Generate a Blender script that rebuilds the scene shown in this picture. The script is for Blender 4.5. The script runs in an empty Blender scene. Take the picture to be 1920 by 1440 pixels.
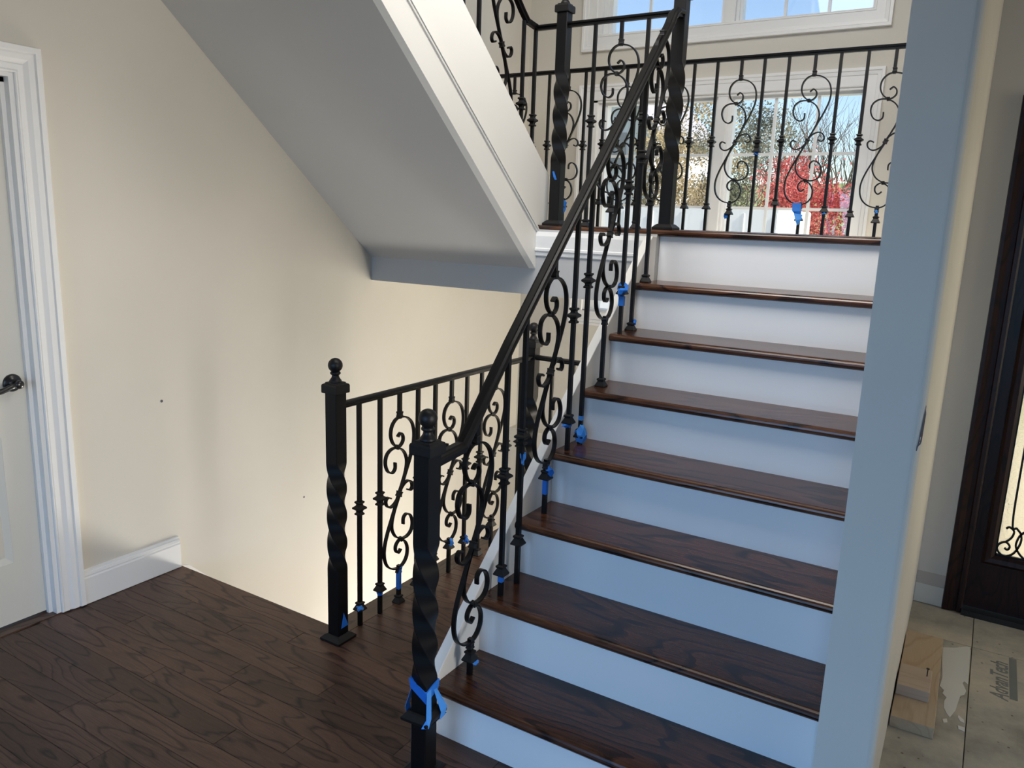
import bpy, bmesh, math, random
from mathutils import Vector, Matrix, noise
random.seed(7)
S = bpy.context.scene
COL = S.collection

# ------------------------------------------------------------------ camera
F_PX = 1463.212
YAW, PITCH, ROLL = 0.54687, 0.20581, -0.03594
CAM = Vector((1.27081, -1.68929, 1.54744))
def cam_setup():
    cy, sy = math.cos(YAW), math.sin(YAW)
    right = Vector((cy, sy, 0)); f0 = Vector((-sy, cy, 0))
    fwd = f0 * math.cos(PITCH) + Vector((0, 0, -1)) * math.sin(PITCH)
    down = fwd.cross(right)
    c, s = math.cos(ROLL), math.sin(ROLL)
    r2 = right * c + down * s; d2 = right * -s + down * c
    M = Matrix((r2, -d2, -fwd)).transposed().to_4x4(); M.translation = CAM
    cam = bpy.data.cameras.new('camera'); o = bpy.data.objects.new('camera', cam); COL.objects.link(o)
    cam.sensor_width = 36; cam.lens = F_PX * 36 / 1920; cam.clip_start = 0.02; cam.clip_end = 500
    o.matrix_world = M; S.camera = o
cam_setup()

# ------------------------------------------------------------------ world, sun, exposure
SUN_EL, SUN_AZ = math.radians(42), math.radians(95)      # azimuth from +Y towards +X
W = bpy.data.worlds.new('world'); S.world = W; W.use_nodes = True
nt = W.node_tree; nt.nodes.clear()
sky = nt.nodes.new('ShaderNodeTexSky'); sky.sky_type = 'NISHITA'; sky.sun_disc = False
sky.sun_elevation = SUN_EL; sky.sun_rotation = SUN_AZ; sky.air_density = 1.0; sky.dust_density = 0.3; sky.ozone_density = 2.0
bg = nt.nodes.new('ShaderNodeBackground'); bg.inputs[1].default_value = 0.22
wo = nt.nodes.new('ShaderNodeOutputWorld')
nt.links.new(sky.outputs[0], bg.inputs[0]); nt.links.new(bg.outputs[0], wo.inputs[0])
sl = bpy.data.lights.new('sun', 'SUN'); sl.energy = 9.0; sl.angle = 0.01; sl.color = (1, 0.93, 0.82)
so = bpy.data.objects.new('sun', sl); COL.objects.link(so)
sd = Vector((math.sin(SUN_AZ) * math.cos(SUN_EL), math.cos(SUN_AZ) * math.cos(SUN_EL), math.sin(SUN_EL)))
so.rotation_euler = (-sd).to_track_quat('-Z', 'Y').to_euler()
S.view_settings.view_transform = 'Standard'; S.view_settings.look = 'None'
S.view_settings.exposure = 0.0; S.view_settings.gamma = 1.0; S.view_settings.use_curve_mapping = False
def portal(name, loc, rot, sx, sz):
    l = bpy.data.lights.new(name, 'AREA'); l.shape = 'RECTANGLE'; l.size = sx; l.size_y = sz; l.cycles.is_portal = True
    o = bpy.data.objects.new(name, l); COL.objects.link(o); o.location = loc; o.rotation_euler = rot
portal('portal_lower_window', (-0.3, 3.33, 1.64), (-math.pi / 2, 0, 0), 1.75, 1.45)
portal('portal_upper_window', (-0.3, 3.33, 3.35), (-math.pi / 2, 0, 0), 1.75, 1.3)
# daylight lamps are added fill; only the rear blue light is inferred
def area_fill(name, loc, rot, sx, sy, power, col, spread=180):
    l = bpy.data.lights.new(name, 'AREA'); l.shape = 'RECTANGLE'; l.size = sx; l.size_y = sy; l.energy = power; l.color = col; l.spread = math.radians(spread)
    o = bpy.data.objects.new(name, l); COL.objects.link(o); o.location = loc; o.rotation_euler = rot
area_fill('daylight_rear_doors', (.65, -3.88, 1.15), (math.pi / 2 - .35, 0, 0), 3.1, 2.0, 25, (.22, .51, 1.0), 90)
area_fill('fill_side', (4.17, -.62, 1.25), (0, math.pi / 2, 0), 2.0, .95, 21, (1.0, .96, .92), 80)  # added fill for the left wall and door
area_fill('fill_above_stairs', (.2, -.05, 3.85), (math.pi / 2 - 1.0, 0, 0), 1.5, 1.4, 36, (1.0, .96, .91), 105)  # added fill for the upper risers
area_fill('fill_foyer', (4.17, 1.15, 1.3), (0, math.pi / 2, 0), 1.6, .9, 11, (1.0, .93, .80), 120)  # added fill for the foyer side of the stair wall
area_fill('fill_stairwell', (-.45, 3.04, -1.6), (-math.pi / 2 - .6, 0, 0), 1.3, 1.2, 105, (1.0, .95, .86), 105)  # added fill rising into the stairwell
area_fill('fill_under_landing', (1.035, 2.5, .52), (0, math.pi / 2, 0), 1.1, .9, 34, (1.0, .93, .80))  # added fill for the left wall below the landing
area_fill('fill_upper_skirt', (1.04, .9, 3.65), (0, math.pi / 2 - .3, 0), 1.2, 1.15, 18, (1.0, .97, .92), 120)  # added fill for the upper flight's skirt

# ------------------------------------------------------------------ helpers
def mesh(name, verts, faces, smooth=False):
    m = bpy.data.meshes.new(name); m.from_pydata([tuple(v) for v in verts], [], faces)
    bm = bmesh.new(); bm.from_mesh(m); bmesh.ops.recalc_face_normals(bm, faces=bm.faces); bm.to_mesh(m); bm.free()
    if smooth:
        for p in m.polygons: p.use_smooth = True
    return m
def obj(name, m, mat=None, parent=None, loc=None, rot=None):
    o = bpy.data.objects.new(name, m); COL.objects.link(o)
    if mat is not None and len(m.materials) == 0: m.materials.append(mat)
    if parent is not None: o.parent = parent
    if loc is not None: o.location = loc
    if rot is not None: o.rotation_euler = rot
    return o
def empty(name, loc=(0, 0, 0)):
    o = bpy.data.objects.new(name, None); COL.objects.link(o); o.location = loc; o.empty_display_size = 0.05
    return o
def tag(o, label, cat, group=None):
    o['label'] = label; o['category'] = cat
    if group: o['group'] = group
    return o
def struct(o, label=None):
    o['kind'] = 'structure'
    if label: o['label'] = label
    return o
class MB:
    def __init__(s): s.v = []; s.f = []
    def add(s, v, f):
        n = len(s.v); s.v += [tuple(p) for p in v]; s.f += [tuple(i + n for i in q) for q in f]; return s
    def box(s, x0, x1, y0, y1, z0, z1):
        return s.add([(x0, y0, z0), (x1, y0, z0), (x1, y1, z0), (x0, y1, z0), (x0, y0, z1), (x1, y0, z1), (x1, y1, z1), (x0, y1, z1)],
                     [(0, 3, 2, 1), (4, 5, 6, 7), (0, 1, 5, 4), (1, 2, 6, 5), (2, 3, 7, 6), (3, 0, 4, 7)])
    def prism(s, poly, axis, a, b):
        n = len(poly)
        def P(p, t):
            return (t, p[0], p[1]) if axis == 'x' else ((p[0], t, p[1]) if axis == 'y' else (p[0], p[1], t))
        v = [P(p, a) for p in poly] + [P(p, b) for p in poly]
        f = [tuple(range(n - 1, -1, -1)), tuple(range(n, 2 * n))] + [(i, (i + 1) % n, n + (i + 1) % n, n + i) for i in range(n)]
        return s.add(v, f)
    def lathe(s, prof, n=16, phase=0.0, c=(0, 0, 0), sq=False):
        k = math.sqrt(2) if sq else 1.0
        if sq: n = 4; phase = math.pi / 4
        v = []
        for r, z in prof:
            for i in range(n):
                a = phase + 2 * math.pi * i / n
                v.append((c[0] + r * k * math.cos(a), c[1] + r * k * math.sin(a), c[2] + z))
        f = []
        for j in range(len(prof) - 1):
            for i in range(n): f.append((j * n + i, j * n + (i + 1) % n, (j + 1) * n + (i + 1) % n, (j + 1) * n + i))
        f.append(tuple(range(n - 1, -1, -1))); m = (len(prof) - 1) * n; f.append(tuple(range(m, m + n)))
        return s.add(v, f)
    def sweep(s, prof, path, closed=False, up=Vector((0, 0, 1)), side0=None):
        """prof: (side, up) points; path: 3D points; mitred at bends that lie in one plane"""
        n = len(prof); path = [Vector(p) for p in path]; rings = []
        for i, p in enumerate(path):
            a = path[i - 1] if (i > 0 or closed) else None
            b = path[(i + 1) % len(path)] if (i < len(path) - 1 or closed) else None
            t0 = (p - a).normalized() if a is not None else (b - p).normalized()
            t1 = (b - p).normalized() if b is not None else t0
            t = (t0 + t1).normalized()
            sd_ = side0 if side0 is not None else t1.cross(up).normalized() if abs(t1.dot(up)) < .98 else Vector((1, 0, 0))
            if side0 is None and abs(t1.dot(up)) >= .98: sd_ = Vector((1, 0, 0))
            u = sd_.cross(t).normalized()
            k = 1 / max(.3, t.dot(t0))
            rings.append([p + sd_ * q[0] + u * q[1] * k for q in prof])
        v = [q for r in rings for q in r]; f = []
        m = len(path)
        for j in range(m if closed else m - 1):
            j2 = (j + 1) % m
            for i in range(n): f.append((j * n + i, j * n + (i + 1) % n, j2 * n + (i + 1) % n, j2 * n + i))
        if not closed: f += [tuple(range(n - 1, -1, -1)), tuple(range((m - 1) * n, m * n))]
        return s.add(v, f)
    def build(s, name, mat, parent=None, smooth=False, loc=None, rot=None, bevel=0):
        m = mesh(name, s.v, s.f, smooth)
        o = obj(name, m, mat, parent, loc, rot)
        if bevel:
            b = o.modifiers.new('bevel', 'BEVEL'); b.width = bevel; b.segments = 2; b.limit_method = 'ANGLE'; b.angle_limit = math.radians(40)
        return o
def spline(pts, k=6):
    """Catmull-Rom through 2D points"""
    out = []; n = len(pts)
    for i in range(n - 1):
        p0 = pts[max(i - 1, 0)]; p1 = pts[i]; p2 = pts[i + 1]; p3 = pts[min(i + 2, n - 1)]
        for j in range(k):
            t = j / k
            out.append(tuple(.5 * (2 * p1[d] + (p2[d] - p0[d]) * t + (2 * p0[d] - 5 * p1[d] + 4 * p2[d] - p3[d]) * t * t + (3 * p1[d] - p0[d] - 3 * p2[d] + p3[d]) * t ** 3) for d in (0, 1)))
    out.append(tuple(pts[-1])); return out
def ribbon(pts, t=.006, w=.0145):
    """flat bar bent along a curve in the local XZ plane; width w along local Y; tapers a little at the curl ends"""
    b = MB(); n = len(pts); v = []
    for i, p in enumerate(pts):
        a = pts[max(i - 1, 0)]; c = pts[min(i + 1, n - 1)]
        dx, dz = c[0] - a[0], c[1] - a[1]; L = math.hypot(dx, dz) or 1
        nx, nz = -dz / L * t / 2, dx / L * t / 2
        for s_, y in ((1, -w / 2), (1, w / 2), (-1, w / 2), (-1, -w / 2)): v.append((p[0] + nx * s_, y, p[1] + nz * s_))
    f = [(3, 2, 1, 0), (4 * n - 4, 4 * n - 3, 4 * n - 2, 4 * n - 1)]
    for i in range(n - 1):
        for q in range(4): f.append((4 * i + q, 4 * i + (q + 1) % 4, 4 * i + 4 + (q + 1) % 4, 4 * i + 4 + q))
    return b.add(v, f)

# ------------------------------------------------------------------ materials
def mat(name, col, rough=.5, spec=.5, metallic=0):
    m = bpy.data.materials.new(name); m.use_nodes = True; p = m.node_tree.nodes['Principled BSDF']
    p.inputs['Base Color'].default_value = (*col, 1); p.inputs['Roughness'].default_value = rough
    p.inputs['Specular IOR Level'].default_value = spec; p.inputs['Metallic'].default_value = metallic
    return m
def N(m, t): return m.node_tree.nodes.new(t)
def paint(name, col, rough=.55, bump=.03, scale=180, vary=.03, spec=.35):
    m = mat(name, col, rough, spec); p = m.node_tree.nodes['Principled BSDF']; L = m.node_tree.links.new
    tc = N(m, 'ShaderNodeTexCoord'); n1 = N(m, 'ShaderNodeTexNoise'); n1.inputs['Scale'].default_value = scale; n1.inputs['Detail'].default_value = 3
    L(tc.outputs['Object'], n1.inputs['Vector'])
    b = N(m, 'ShaderNodeBump'); b.inputs['Strength'].default_value = bump; b.inputs['Distance'].default_value = .002
    L(n1.outputs['Fac'], b.inputs['Height']); L(b.outputs[0], p.inputs['Normal'])
    n2 = N(m, 'ShaderNodeTexNoise'); n2.inputs['Scale'].default_value = 1.7; n2.inputs['Detail'].default_value = 4; L(tc.outputs['Object'], n2.inputs['Vector'])
    r = N(m, 'ShaderNodeValToRGB'); r.color_ramp.elements[0].position = .3; r.color_ramp.elements[1].position = .7
    r.color_ramp.elements[0].color = (*[c * (1 - vary) for c in col], 1); r.color_ramp.elements[1].color = (*[min(1, c * (1 + vary)) for c in col], 1)
    L(n2.outputs['Fac'], r.inputs[0]); L(r.outputs[0], p.inputs['Base Color'])
    return m
def wood(name, dark, mid, light, axis='x', rough=.3, spec=.5, fscale=1.0, per_object=True, coat=0.0):
    m = mat(name, mid, rough, spec); p = m.node_tree.nodes['Principled BSDF']; L = m.node_tree.links.new
    if coat: p.inputs['Coat Weight'].default_value = coat; p.inputs['Coat Roughness'].default_value = .12
    tc = N(m, 'ShaderNodeTexCoord'); oi = N(m, 'ShaderNodeObjectInfo')
    vm = N(m, 'ShaderNodeVectorMath'); vm.operation = 'MULTIPLY_ADD'
    vm.inputs[1].default_value = (1, 1, 1)
    cmb = N(m, 'ShaderNodeCombineXYZ'); mul = N(m, 'ShaderNodeMath'); mul.operation = 'MULTIPLY'; mul.inputs[1].default_value = 37.0 if per_object else 0.0
    L(oi.outputs['Random'], mul.inputs[0])
    for k in range(3): L(mul.outputs[0], cmb.inputs[k])
    L(tc.outputs['Object'], vm.inputs[0]); L(cmb.outputs[0], vm.inputs[2])
    mp = N(m, 'ShaderNodeMapping'); L(vm.outputs[0], mp.inputs[0])
    mp.inputs['Scale'].default_value = (.22, 1, 1) if axis == 'x' else ((1, .22, 1) if axis == 'y' else (1, 1, .22))
    # cathedral figure: warped contour lines of a stretched noise field
    n1 = N(m, 'ShaderNodeTexNoise'); n1.inputs['Scale'].default_value = 6.5 * fscale; n1.inputs['Detail'].default_value = 3.0; n1.inputs['Roughness'].default_value = .38; L(mp.outputs[0], n1.inputs['Vector'])
    m1 = N(m, 'ShaderNodeMath'); m1.operation = 'MULTIPLY'; m1.inputs[1].default_value = 13.0; L(n1.outputs['Fac'], m1.inputs[0])
    m2 = N(m, 'ShaderNodeMath'); m2.operation = 'FRACT'; L(m1.outputs[0], m2.inputs[0])
    r1 = N(m, 'ShaderNodeValToRGB'); e = r1.color_ramp.elements
    e[0].position = 0; e[0].color = (.05, .05, .05, 1); e[1].position = .16; e[1].color = (.72, .72, .72, 1)
    q = e.new(.86); q.color = (.88, .88, .88, 1); q = e.new(1.0); q.color = (.10, .10, .10, 1)
    L(m2.outputs[0], r1.inputs[0])
    # fine pores
    mp2 = N(m, 'ShaderNodeMapping'); L(vm.outputs[0], mp2.inputs[0])
    mp2.inputs['Scale'].default_value = (.06, 1, 1) if axis == 'x' else ((1, .06, 1) if axis == 'y' else (1, 1, .06))
    n2 = N(m, 'ShaderNodeTexNoise'); n2.inputs['Scale'].default_value = 330 * fscale; n2.inputs['Detail'].default_value = 3; L(mp2.outputs[0], n2.inputs['Vector'])
    n3 = N(m, 'ShaderNodeTexNoise'); n3.inputs['Scale'].default_value = 5; n3.inputs['Detail'].default_value = 3; L(mp.outputs[0], n3.inputs['Vector'])
    a1 = N(m, 'ShaderNodeMath'); a1.operation = 'MULTIPLY'; a1.inputs[1].default_value = .55; L(r1.outputs[0], a1.inputs[0])
    a2 = N(m, 'ShaderNodeMath'); a2.operation = 'MULTIPLY_ADD'; a2.inputs[1].default_value = .55; L(n2.outputs['Fac'], a2.inputs[0]); L(a1.outputs[0], a2.inputs[2])
    a3 = N(m, 'ShaderNodeMath'); a3.operation = 'MULTIPLY_ADD'; a3.inputs[1].default_value = .35; a3.use_clamp = True; L(n3.outputs['Fac'], a3.inputs[0])
    sb = N(m, 'ShaderNodeMath'); sb.operation = 'SUBTRACT'; sb.inputs[1].default_value = .22; L(a2.outputs[0], sb.inputs[0]); L(sb.outputs[0], a3.inputs[2])
    r2 = N(m, 'ShaderNodeValToRGB'); e = r2.color_ramp.elements
    e[0].position = .22; e[0].color = (*dark, 1); e[1].position = .88; e[1].color = (*light, 1); q = e.new(.55); q.color = (*mid, 1)
    L(a3.outputs[0], r2.inputs[0])
    # each board its own tone
    hs = N(m, 'ShaderNodeHueSaturation'); mr = N(m, 'ShaderNodeMapRange'); mr.inputs[3].default_value = .78; mr.inputs[4].default_value = 1.22
    L(oi.outputs['Random'], mr.inputs[0]); L(mr.outputs[0], hs.inputs['Value']); L(r2.outputs[0], hs.inputs['Color'])
    mr2 = N(m, 'ShaderNodeMapRange'); mr2.inputs[3].default_value = .8; mr2.inputs[4].default_value = 1.15; L(m2.outputs[0], mr2.inputs[0])
    L(hs.outputs[0], p.inputs['Base Color'])
    bp = N(m, 'ShaderNodeBump'); bp.inputs['Strength'].default_value = .25; bp.inputs['Distance'].default_value = .0008
    L(a2.outputs[0], bp.inputs['Height']); L(bp.outputs[0], p.inputs['Normal'])
    return m
def glass(name, gloss=.06, tint=(1, 1, 1)):
    m = bpy.data.materials.new(name); m.use_nodes = True; t = m.node_tree; t.nodes.clear(); L = t.links.new
    tr = N(m, 'ShaderNodeBsdfTransparent'); tr.inputs[0].default_value = (*tint, 1)
    gl = N(m, 'ShaderNodeBsdfGlossy'); gl.inputs['Roughness'].default_value = .02
    mx = N(m, 'ShaderNodeMixShader'); mx.inputs[0].default_value = gloss; o = N(m, 'ShaderNodeOutputMaterial')
    L(tr.outputs[0], mx.inputs[1]); L(gl.outputs[0], mx.inputs[2]); L(mx.outputs[0], o.inputs[0]); return m
M = {}
M['wall'] = paint('greige_wall_paint', (.64, .60, .525), .6)
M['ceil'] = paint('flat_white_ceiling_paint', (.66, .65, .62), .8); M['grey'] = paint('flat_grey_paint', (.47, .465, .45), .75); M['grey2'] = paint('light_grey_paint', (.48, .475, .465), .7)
M['bounce_cut'] = paint('bounce_cut_dark', (.10, .12, .16), .7)  # dark colour put on unseen walls and ceiling to cut bounce light
M['white'] = paint('white_trim_paint', (.80, .79, .77), .35, .01, 60, .015, .5)
M['riser'] = paint('white_riser_paint', (.80, .79, .77), .45, .02, 90, .02, .4)
M['skirt'] = paint('off_white_skirt_paint', (.83, .81, .765), .5, .02, 90, .02, .4)
M['vinyl'] = mat('white_window_vinyl', (.82, .82, .81), .35)
M['floor'] = wood('dark_stained_oak_floor', (.017, .008, .006), (.066, .032, .0215), (.125, .066, .042), 'x', .40, .35, 1.0)
M['floor_y'] = wood('dark_stained_oak_border', (.020, .010, .007), (.062, .031, .020), (.12, .064, .040), 'y', .36, .4, 1.0)
M['tread'] = wood('glossy_dark_oak_tread', (.009, .0035, .002), (.044, .016, .008), (.125, .048, .021), 'x', .25, .4, .75, True, .15)
M['iron'] = paint('satin_black_iron', (.0045, .0042, .0045), .40, .03, 400, .1, .26)
M['iron2'] = paint('black_cast_iron_collar', (.007, .0066, .0066), .46, .05, 300, .1, .32)
M['tape'] = paint('blue_painters_tape', (.02, .17, .62), .55, .1, 500, .2, .3)
M['tape_light'] = paint('thin_blue_tape', (.06, .28, .75), .5, .1, 500, .2, .3)
M['glass'] = glass('clear_window_glass', .05)
M['door_white'] = paint('white_door_paint', (.66, .635, .57), .42, .06, 120, .015, .4)
M['dark_door'] = wood('dark_mahogany_door', (.005, .002, .0015), (.012, .004, .003), (.024, .008, .005), 'z', .4, .25, 1.0)
M['blackmetal'] = mat('oil_rubbed_bronze', (.012, .011, .011), .28, .6)
M['pine'] = wood('raw_pine_board', (.46, .33, .20), (.52, .38, .235), (.57, .43, .28), 'y', .6, .3, .6); M['pine2'] = wood('pale_pine_offcut', (.54, .40, .28), (.60, .45, .32), (.64, .49, .36), 'x', .6, .3, .6)
M['plaster'] = paint('dried_plaster', (.66, .63, .55), .8, .1, 60, .06)
M['bare'] = paint('bare_drywall', (.50, .45, .39), .85, .08, 40, .12)
M['gouge'] = paint('torn_drywall_paper', (.10, .10, .12), .9, .2, 90, .2)
def subfloor_mat():
    m = mat('weathered_osb_subfloor', (.3, .27, .21), .75, .3); p = m.node_tree.nodes['Principled BSDF']; L = m.node_tree.links.new
    tc = N(m, 'ShaderNodeTexCoord'); oi = N(m, 'ShaderNodeObjectInfo'); vm = N(m, 'ShaderNodeVectorMath'); vm.operation = 'ADD'
    L(tc.outputs['Object'], vm.inputs[0]); L(oi.outputs['Random'], vm.inputs[1])
    n1 = N(m, 'ShaderNodeTexNoise'); n1.inputs['Scale'].default_value = 4; n1.inputs['Detail'].default_value = 8; n1.inputs['Roughness'].default_value = .65; L(vm.outputs[0], n1.inputs['Vector'])
    r = N(m, 'ShaderNodeValToRGB'); e = r.color_ramp.elements; e[0].position = .3; e[0].color = (.27, .24, .19, 1); e[1].position = .72; e[1].color = (.62, .53, .38, 1)
    q = e.new(.5); q.color = (.43, .385, .30, 1); L(n1.outputs['Fac'], r.inputs[0])
    v = N(m, 'ShaderNodeTexVoronoi'); v.inputs['Scale'].default_value = 22; L(vm.outputs[0], v.inputs['Vector'])
    r2 = N(m, 'ShaderNodeValToRGB'); e = r2.color_ramp.elements; e[0].position = .06; e[0].color = (.25, .22, .2, 1); e[1].position = .11; e[1].color = (1, 1, 1, 1); L(v.outputs['Distance'], r2.inputs[0])
    mx = N(m, 'ShaderNodeMixRGB'); mx.blend_type = 'MULTIPLY'; mx.inputs[0].default_value = .8; L(r.outputs[0], mx.inputs[1]); L(r2.outputs[0], mx.inputs[2])
    L(mx.outputs[0], p.inputs['Base Color'])
    b = N(m, 'ShaderNodeBump'); b.inputs['Strength'].default_value = .3; b.inputs['Distance'].default_value = .002; L(n1.outputs['Fac'], b.inputs['Height']); L(b.outputs[0], p.inputs['Normal'])
    return m
M['osb'] = subfloor_mat()
M['stamp'] = paint('faded_grey_ink', (.20, .20, .18), .8, .1, 80, .25)
def frosted():
    m = bpy.data.materials.new('textured_privacy_glass'); m.use_nodes = True; t = m.node_tree; t.nodes.clear(); L = t.links.new
    tc = N(m, 'ShaderNodeTexCoord'); n = N(m, 'ShaderNodeTexNoise'); n.inputs['Scale'].default_value = 120; n.inputs['Detail'].default_value = 2; L(tc.outputs['Object'], n.inputs['Vector'])
    b = N(m, 'ShaderNodeBump'); b.inputs['Strength'].default_value = .8; b.inputs['Distance'].default_value = .004; L(n.outputs['Fac'], b.inputs['Height'])
    tl = N(m, 'ShaderNodeBsdfTranslucent'); tl.inputs[0].default_value = (1.0, .94, .80, 1); L(b.outputs[0], tl.inputs['Normal'])
    tr = N(m, 'ShaderNodeBsdfRefraction'); tr.inputs['Color'].default_value = (1, .95, .84, 1); tr.inputs['IOR'].default_value = 1.15; tr.inputs['Roughness'].default_value = .25; L(b.outputs[0], tr.inputs['Normal'])
    mx = N(m, 'ShaderNodeMixShader'); mx.inputs[0].default_value = .5; L(tl.outputs[0], mx.inputs[1]); L(tr.outputs[0], mx.inputs[2])
    o = N(m, 'ShaderNodeOutputMaterial'); L(mx.outputs[0], o.inputs[0]); return m
M['frost'] = frosted()

# ------------------------------------------------------------------ key dimensions (metres), stair runs up in +Y
G, NOS, R1, RS = .22379, .0276, .17462, .19
def ZT(i): return R1 + (i - 1) * RS          # top of tread i
ZL = R1 + 7 * RS + .0286                     # landing 1.533
YN = 7 * G                                   # landing nosing front
YF = 1.56                                    # landing fascia plane
XL = -1.632; XR0, XR1 = 1.047, 1.180; YP = .19; XR2 = 1.153   # the foyer side of the wall runs slightly out of square
YB = 3.155                                   # window wall
YD = 1.91                                    # front-door wall
XF = -.60                                    # outer face of the upper flight
ZTOP = 4.9

# ------------------------------------------------------------------ shell
b = MB(); b.box(XL - .15, XL, -4.05, -1.02, -2.8, ZTOP); b.box(XL - .15, XL, -1.02, -.21, 2.0, ZTOP); b.box(XL - .15, XL, -1.02, -.21, -2.8, -.02); b.box(XL - .15, XL, -.21, 3.3, -2.8, ZTOP)
wl = struct(b.build('wall_left', M['wall']), 'greige painted wall holding the white door, running down into the stairwell')
for y, z, s_ in ((.262, .757, .006), (1.042, .106, .005)):
    q = MB(); q.lathe([(s_, 0), (s_ * .9, .0008), (.0005, .0004)], 12); o = q.build('nail_hole', M['gouge'], wl); o.rotation_euler = (0, math.pi / 2, 0); o.location = (XL + .0004, y, z)
# back wall with lower and upper window openings
WX0, WX1 = -1.13, .515; LZ0, LZ1, UZ0, UZ1 = .965, 2.335, 2.735, 3.95
b = MB(); b.box(XL, WX0, YB, YB + .16, -2.8, ZTOP); b.box(WX1, XR1 + .1, YB, YB + .16, -2.8, ZTOP)
b.box(WX0, WX1, YB, YB + .16, -2.8, LZ0); b.box(WX0, WX1, YB, YB + .16, LZ1, UZ0); b.box(WX0, WX1, YB, YB + .16, UZ1, ZTOP)
b.box(XL, XR1, YB - .09, YB, -2.8, .06)
struct(b.build('wall_back', M['wall']), 'greige wall behind the landing with two stacked window groups')
# right-hand wall of the stair with a bullnose corner
poly = [(XR0, YP)] ; r = .02
for k in range(9):
    a = -math.pi / 2 + k / 8 * math.pi / 2; poly.append((XR1 - r + r * math.cos(a), YP + r + r * math.sin(a)))
def xside(y): return XR1 + (XR2 - XR1) * (y - YP) / (YD - YP)
poly += [(xside(.30), .30), (XR0, .30)]
b = MB(); b.prism(poly, 'z', -.02, ZTOP); b.box(XR0, XR1, .25, .30, -2.8, -.02)
def wseg(y0, y1, z0, z1): b.prism([(XR0, y0), (xside(y0), y0), (xside(y1), y1), (XR0, y1)], 'z', z0, z1)
wseg(.30, 1.5, -2.8, 3.0); wseg(.30, 1.5, 4.3, ZTOP); wseg(1.5, 2.08, -2.8, ZTOP); wseg(3.0, YB, -2.8, ZTOP); wseg(2.08, 3.0, -2.8, -.5); wseg(2.08, 3.0, 1.1, ZTOP)  # openings added for the fill lights by the upper flight and under the landing
wr = struct(b.build('wall_right', M['wall'], bevel=0), 'narrow wall end with a rounded corner beside the stairs')
g = MB(); gp = [(1.083, -.95, -.85), (1.093, -.95, -.78), (1.098, -.88, -.45), (1.104, -.84, -.28), (1.120, -.78, -.24), (1.140, -.70, -.20), (1.158, -.62, -.14), (1.165, -.58, -.14), (1.169, -.55, -.22), (1.176, -.52, -.42), (1.186, -.46, -.40)]
gv = []
for z_, a0, a1 in gp:
    for a_, rr in ((a0, r + .0008), (a1, r + .0008)): gv.append((XR1 - r + rr * math.cos(a_), YP + r + rr * math.sin(a_), z_))
nn_ = len(gv); gv += [(x_ - .001, y_ + .001, z_) for x_, y_, z_ in gv]
g.add(gv, [(2 * k, 2 * k + 1, 2 * k + 3, 2 * k + 2) for k in range(len(gp) - 1)] + [(2 * k + nn_, 2 * k + 2 + nn_, 2 * k + 3 + nn_, 2 * k + 1 + nn_) for k in range(len(gp) - 1)])
g.build('gouge', M['gouge'], wr)
# foyer wall with front door opening
DX0, DX1, DZ1 = 1.335, 2.29, 2.0
b = MB(); b.box(XR2, DX0, YD, YD + .16, -.02, 2.6); b.box(DX1, 4.35, YD, YD + .16, -.02, 2.6); b.box(DX0, DX1, YD, YD + .16, DZ1, 2.6)
wf = struct(b.build('wall_front', M['wall']), 'dim greige foyer wall around the dark front door')
q = MB(); q.box(XR2 + .002, 1.262, YD - .0015, YD, .088, .142); q.build('bare_strip', M['bare'], wf)
q = MB(); q.box(XR2 + .002, 1.262, YD - .006, YD, .004, .088); q.build('bare_strip', M['plaster'], wf)
b = MB(); b.box(4.2, 4.35, -4.05, -1.12, -.02, 2.6); b.box(4.2, 4.35, -.12, .68, -.02, 2.6); b.box(4.2, 4.35, 1.62, YD, -.02, 2.6); b.box(4.2, 4.35, .68, 1.62, -.02, .48); b.box(4.2, 4.35, .68, 1.62, 2.12, 2.6); b.box(4.2, 4.35, -1.12, -.12, -.02, .22); b.box(4.2, 4.35, -1.12, -.12, 2.28, 2.6)
struct(b.build('wall_foyer', M['bounce_cut']), 'far side wall of the foyer with openings added for the fill lights')  # openings made up for the side and foyer fills
b = MB()
for y in (-1.12, -.64, -.17): b.box(4.25, 4.3, y, y + .05, .22, 2.28)
struct(b.build('fill_frame_side', M['vinyl']), 'frame bars added round the unseen side fill light')  # made-up frame, added with the side fill
b = MB(); b.box(1.72, 4.2, -.08, .20, 0, 2.6); struct(b.build('wall_baffle', M['bounce_cut']), 'unseen partition added to shade the foyer and the wall end')  # added out of view to keep the side fill off the wall end
RX0, RX1, RZ0, RZ1 = -.9, 2.2, .06, 2.25
b = MB(); b.box(XL, RX0, -4.05, -3.9, -.02, 2.6); b.box(RX1, 4.2, -4.05, -3.9, -.02, 2.6); b.box(RX0, RX1, -4.05, -3.9, RZ1, 2.6); b.box(RX0, RX1, -4.05, -3.9, -.02, RZ0)
struct(b.build('wall_rear', M['bounce_cut']), 'wall behind the viewer with wide glazed doors')
b = MB()
for x in (RX0, .12, 1.15, RX1 - .06): b.box(x, x + .06, -4.0, -3.95, RZ0, RZ1)
b.box(RX0, RX1, -4.0, -3.95, RZ0, RZ0 + .07); b.box(RX0, RX1, -4.0, -3.95, RZ1 - .07, RZ1)
struct(b.build('window_3', M['vinyl']), 'wide glazed doors behind the viewer')
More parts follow.
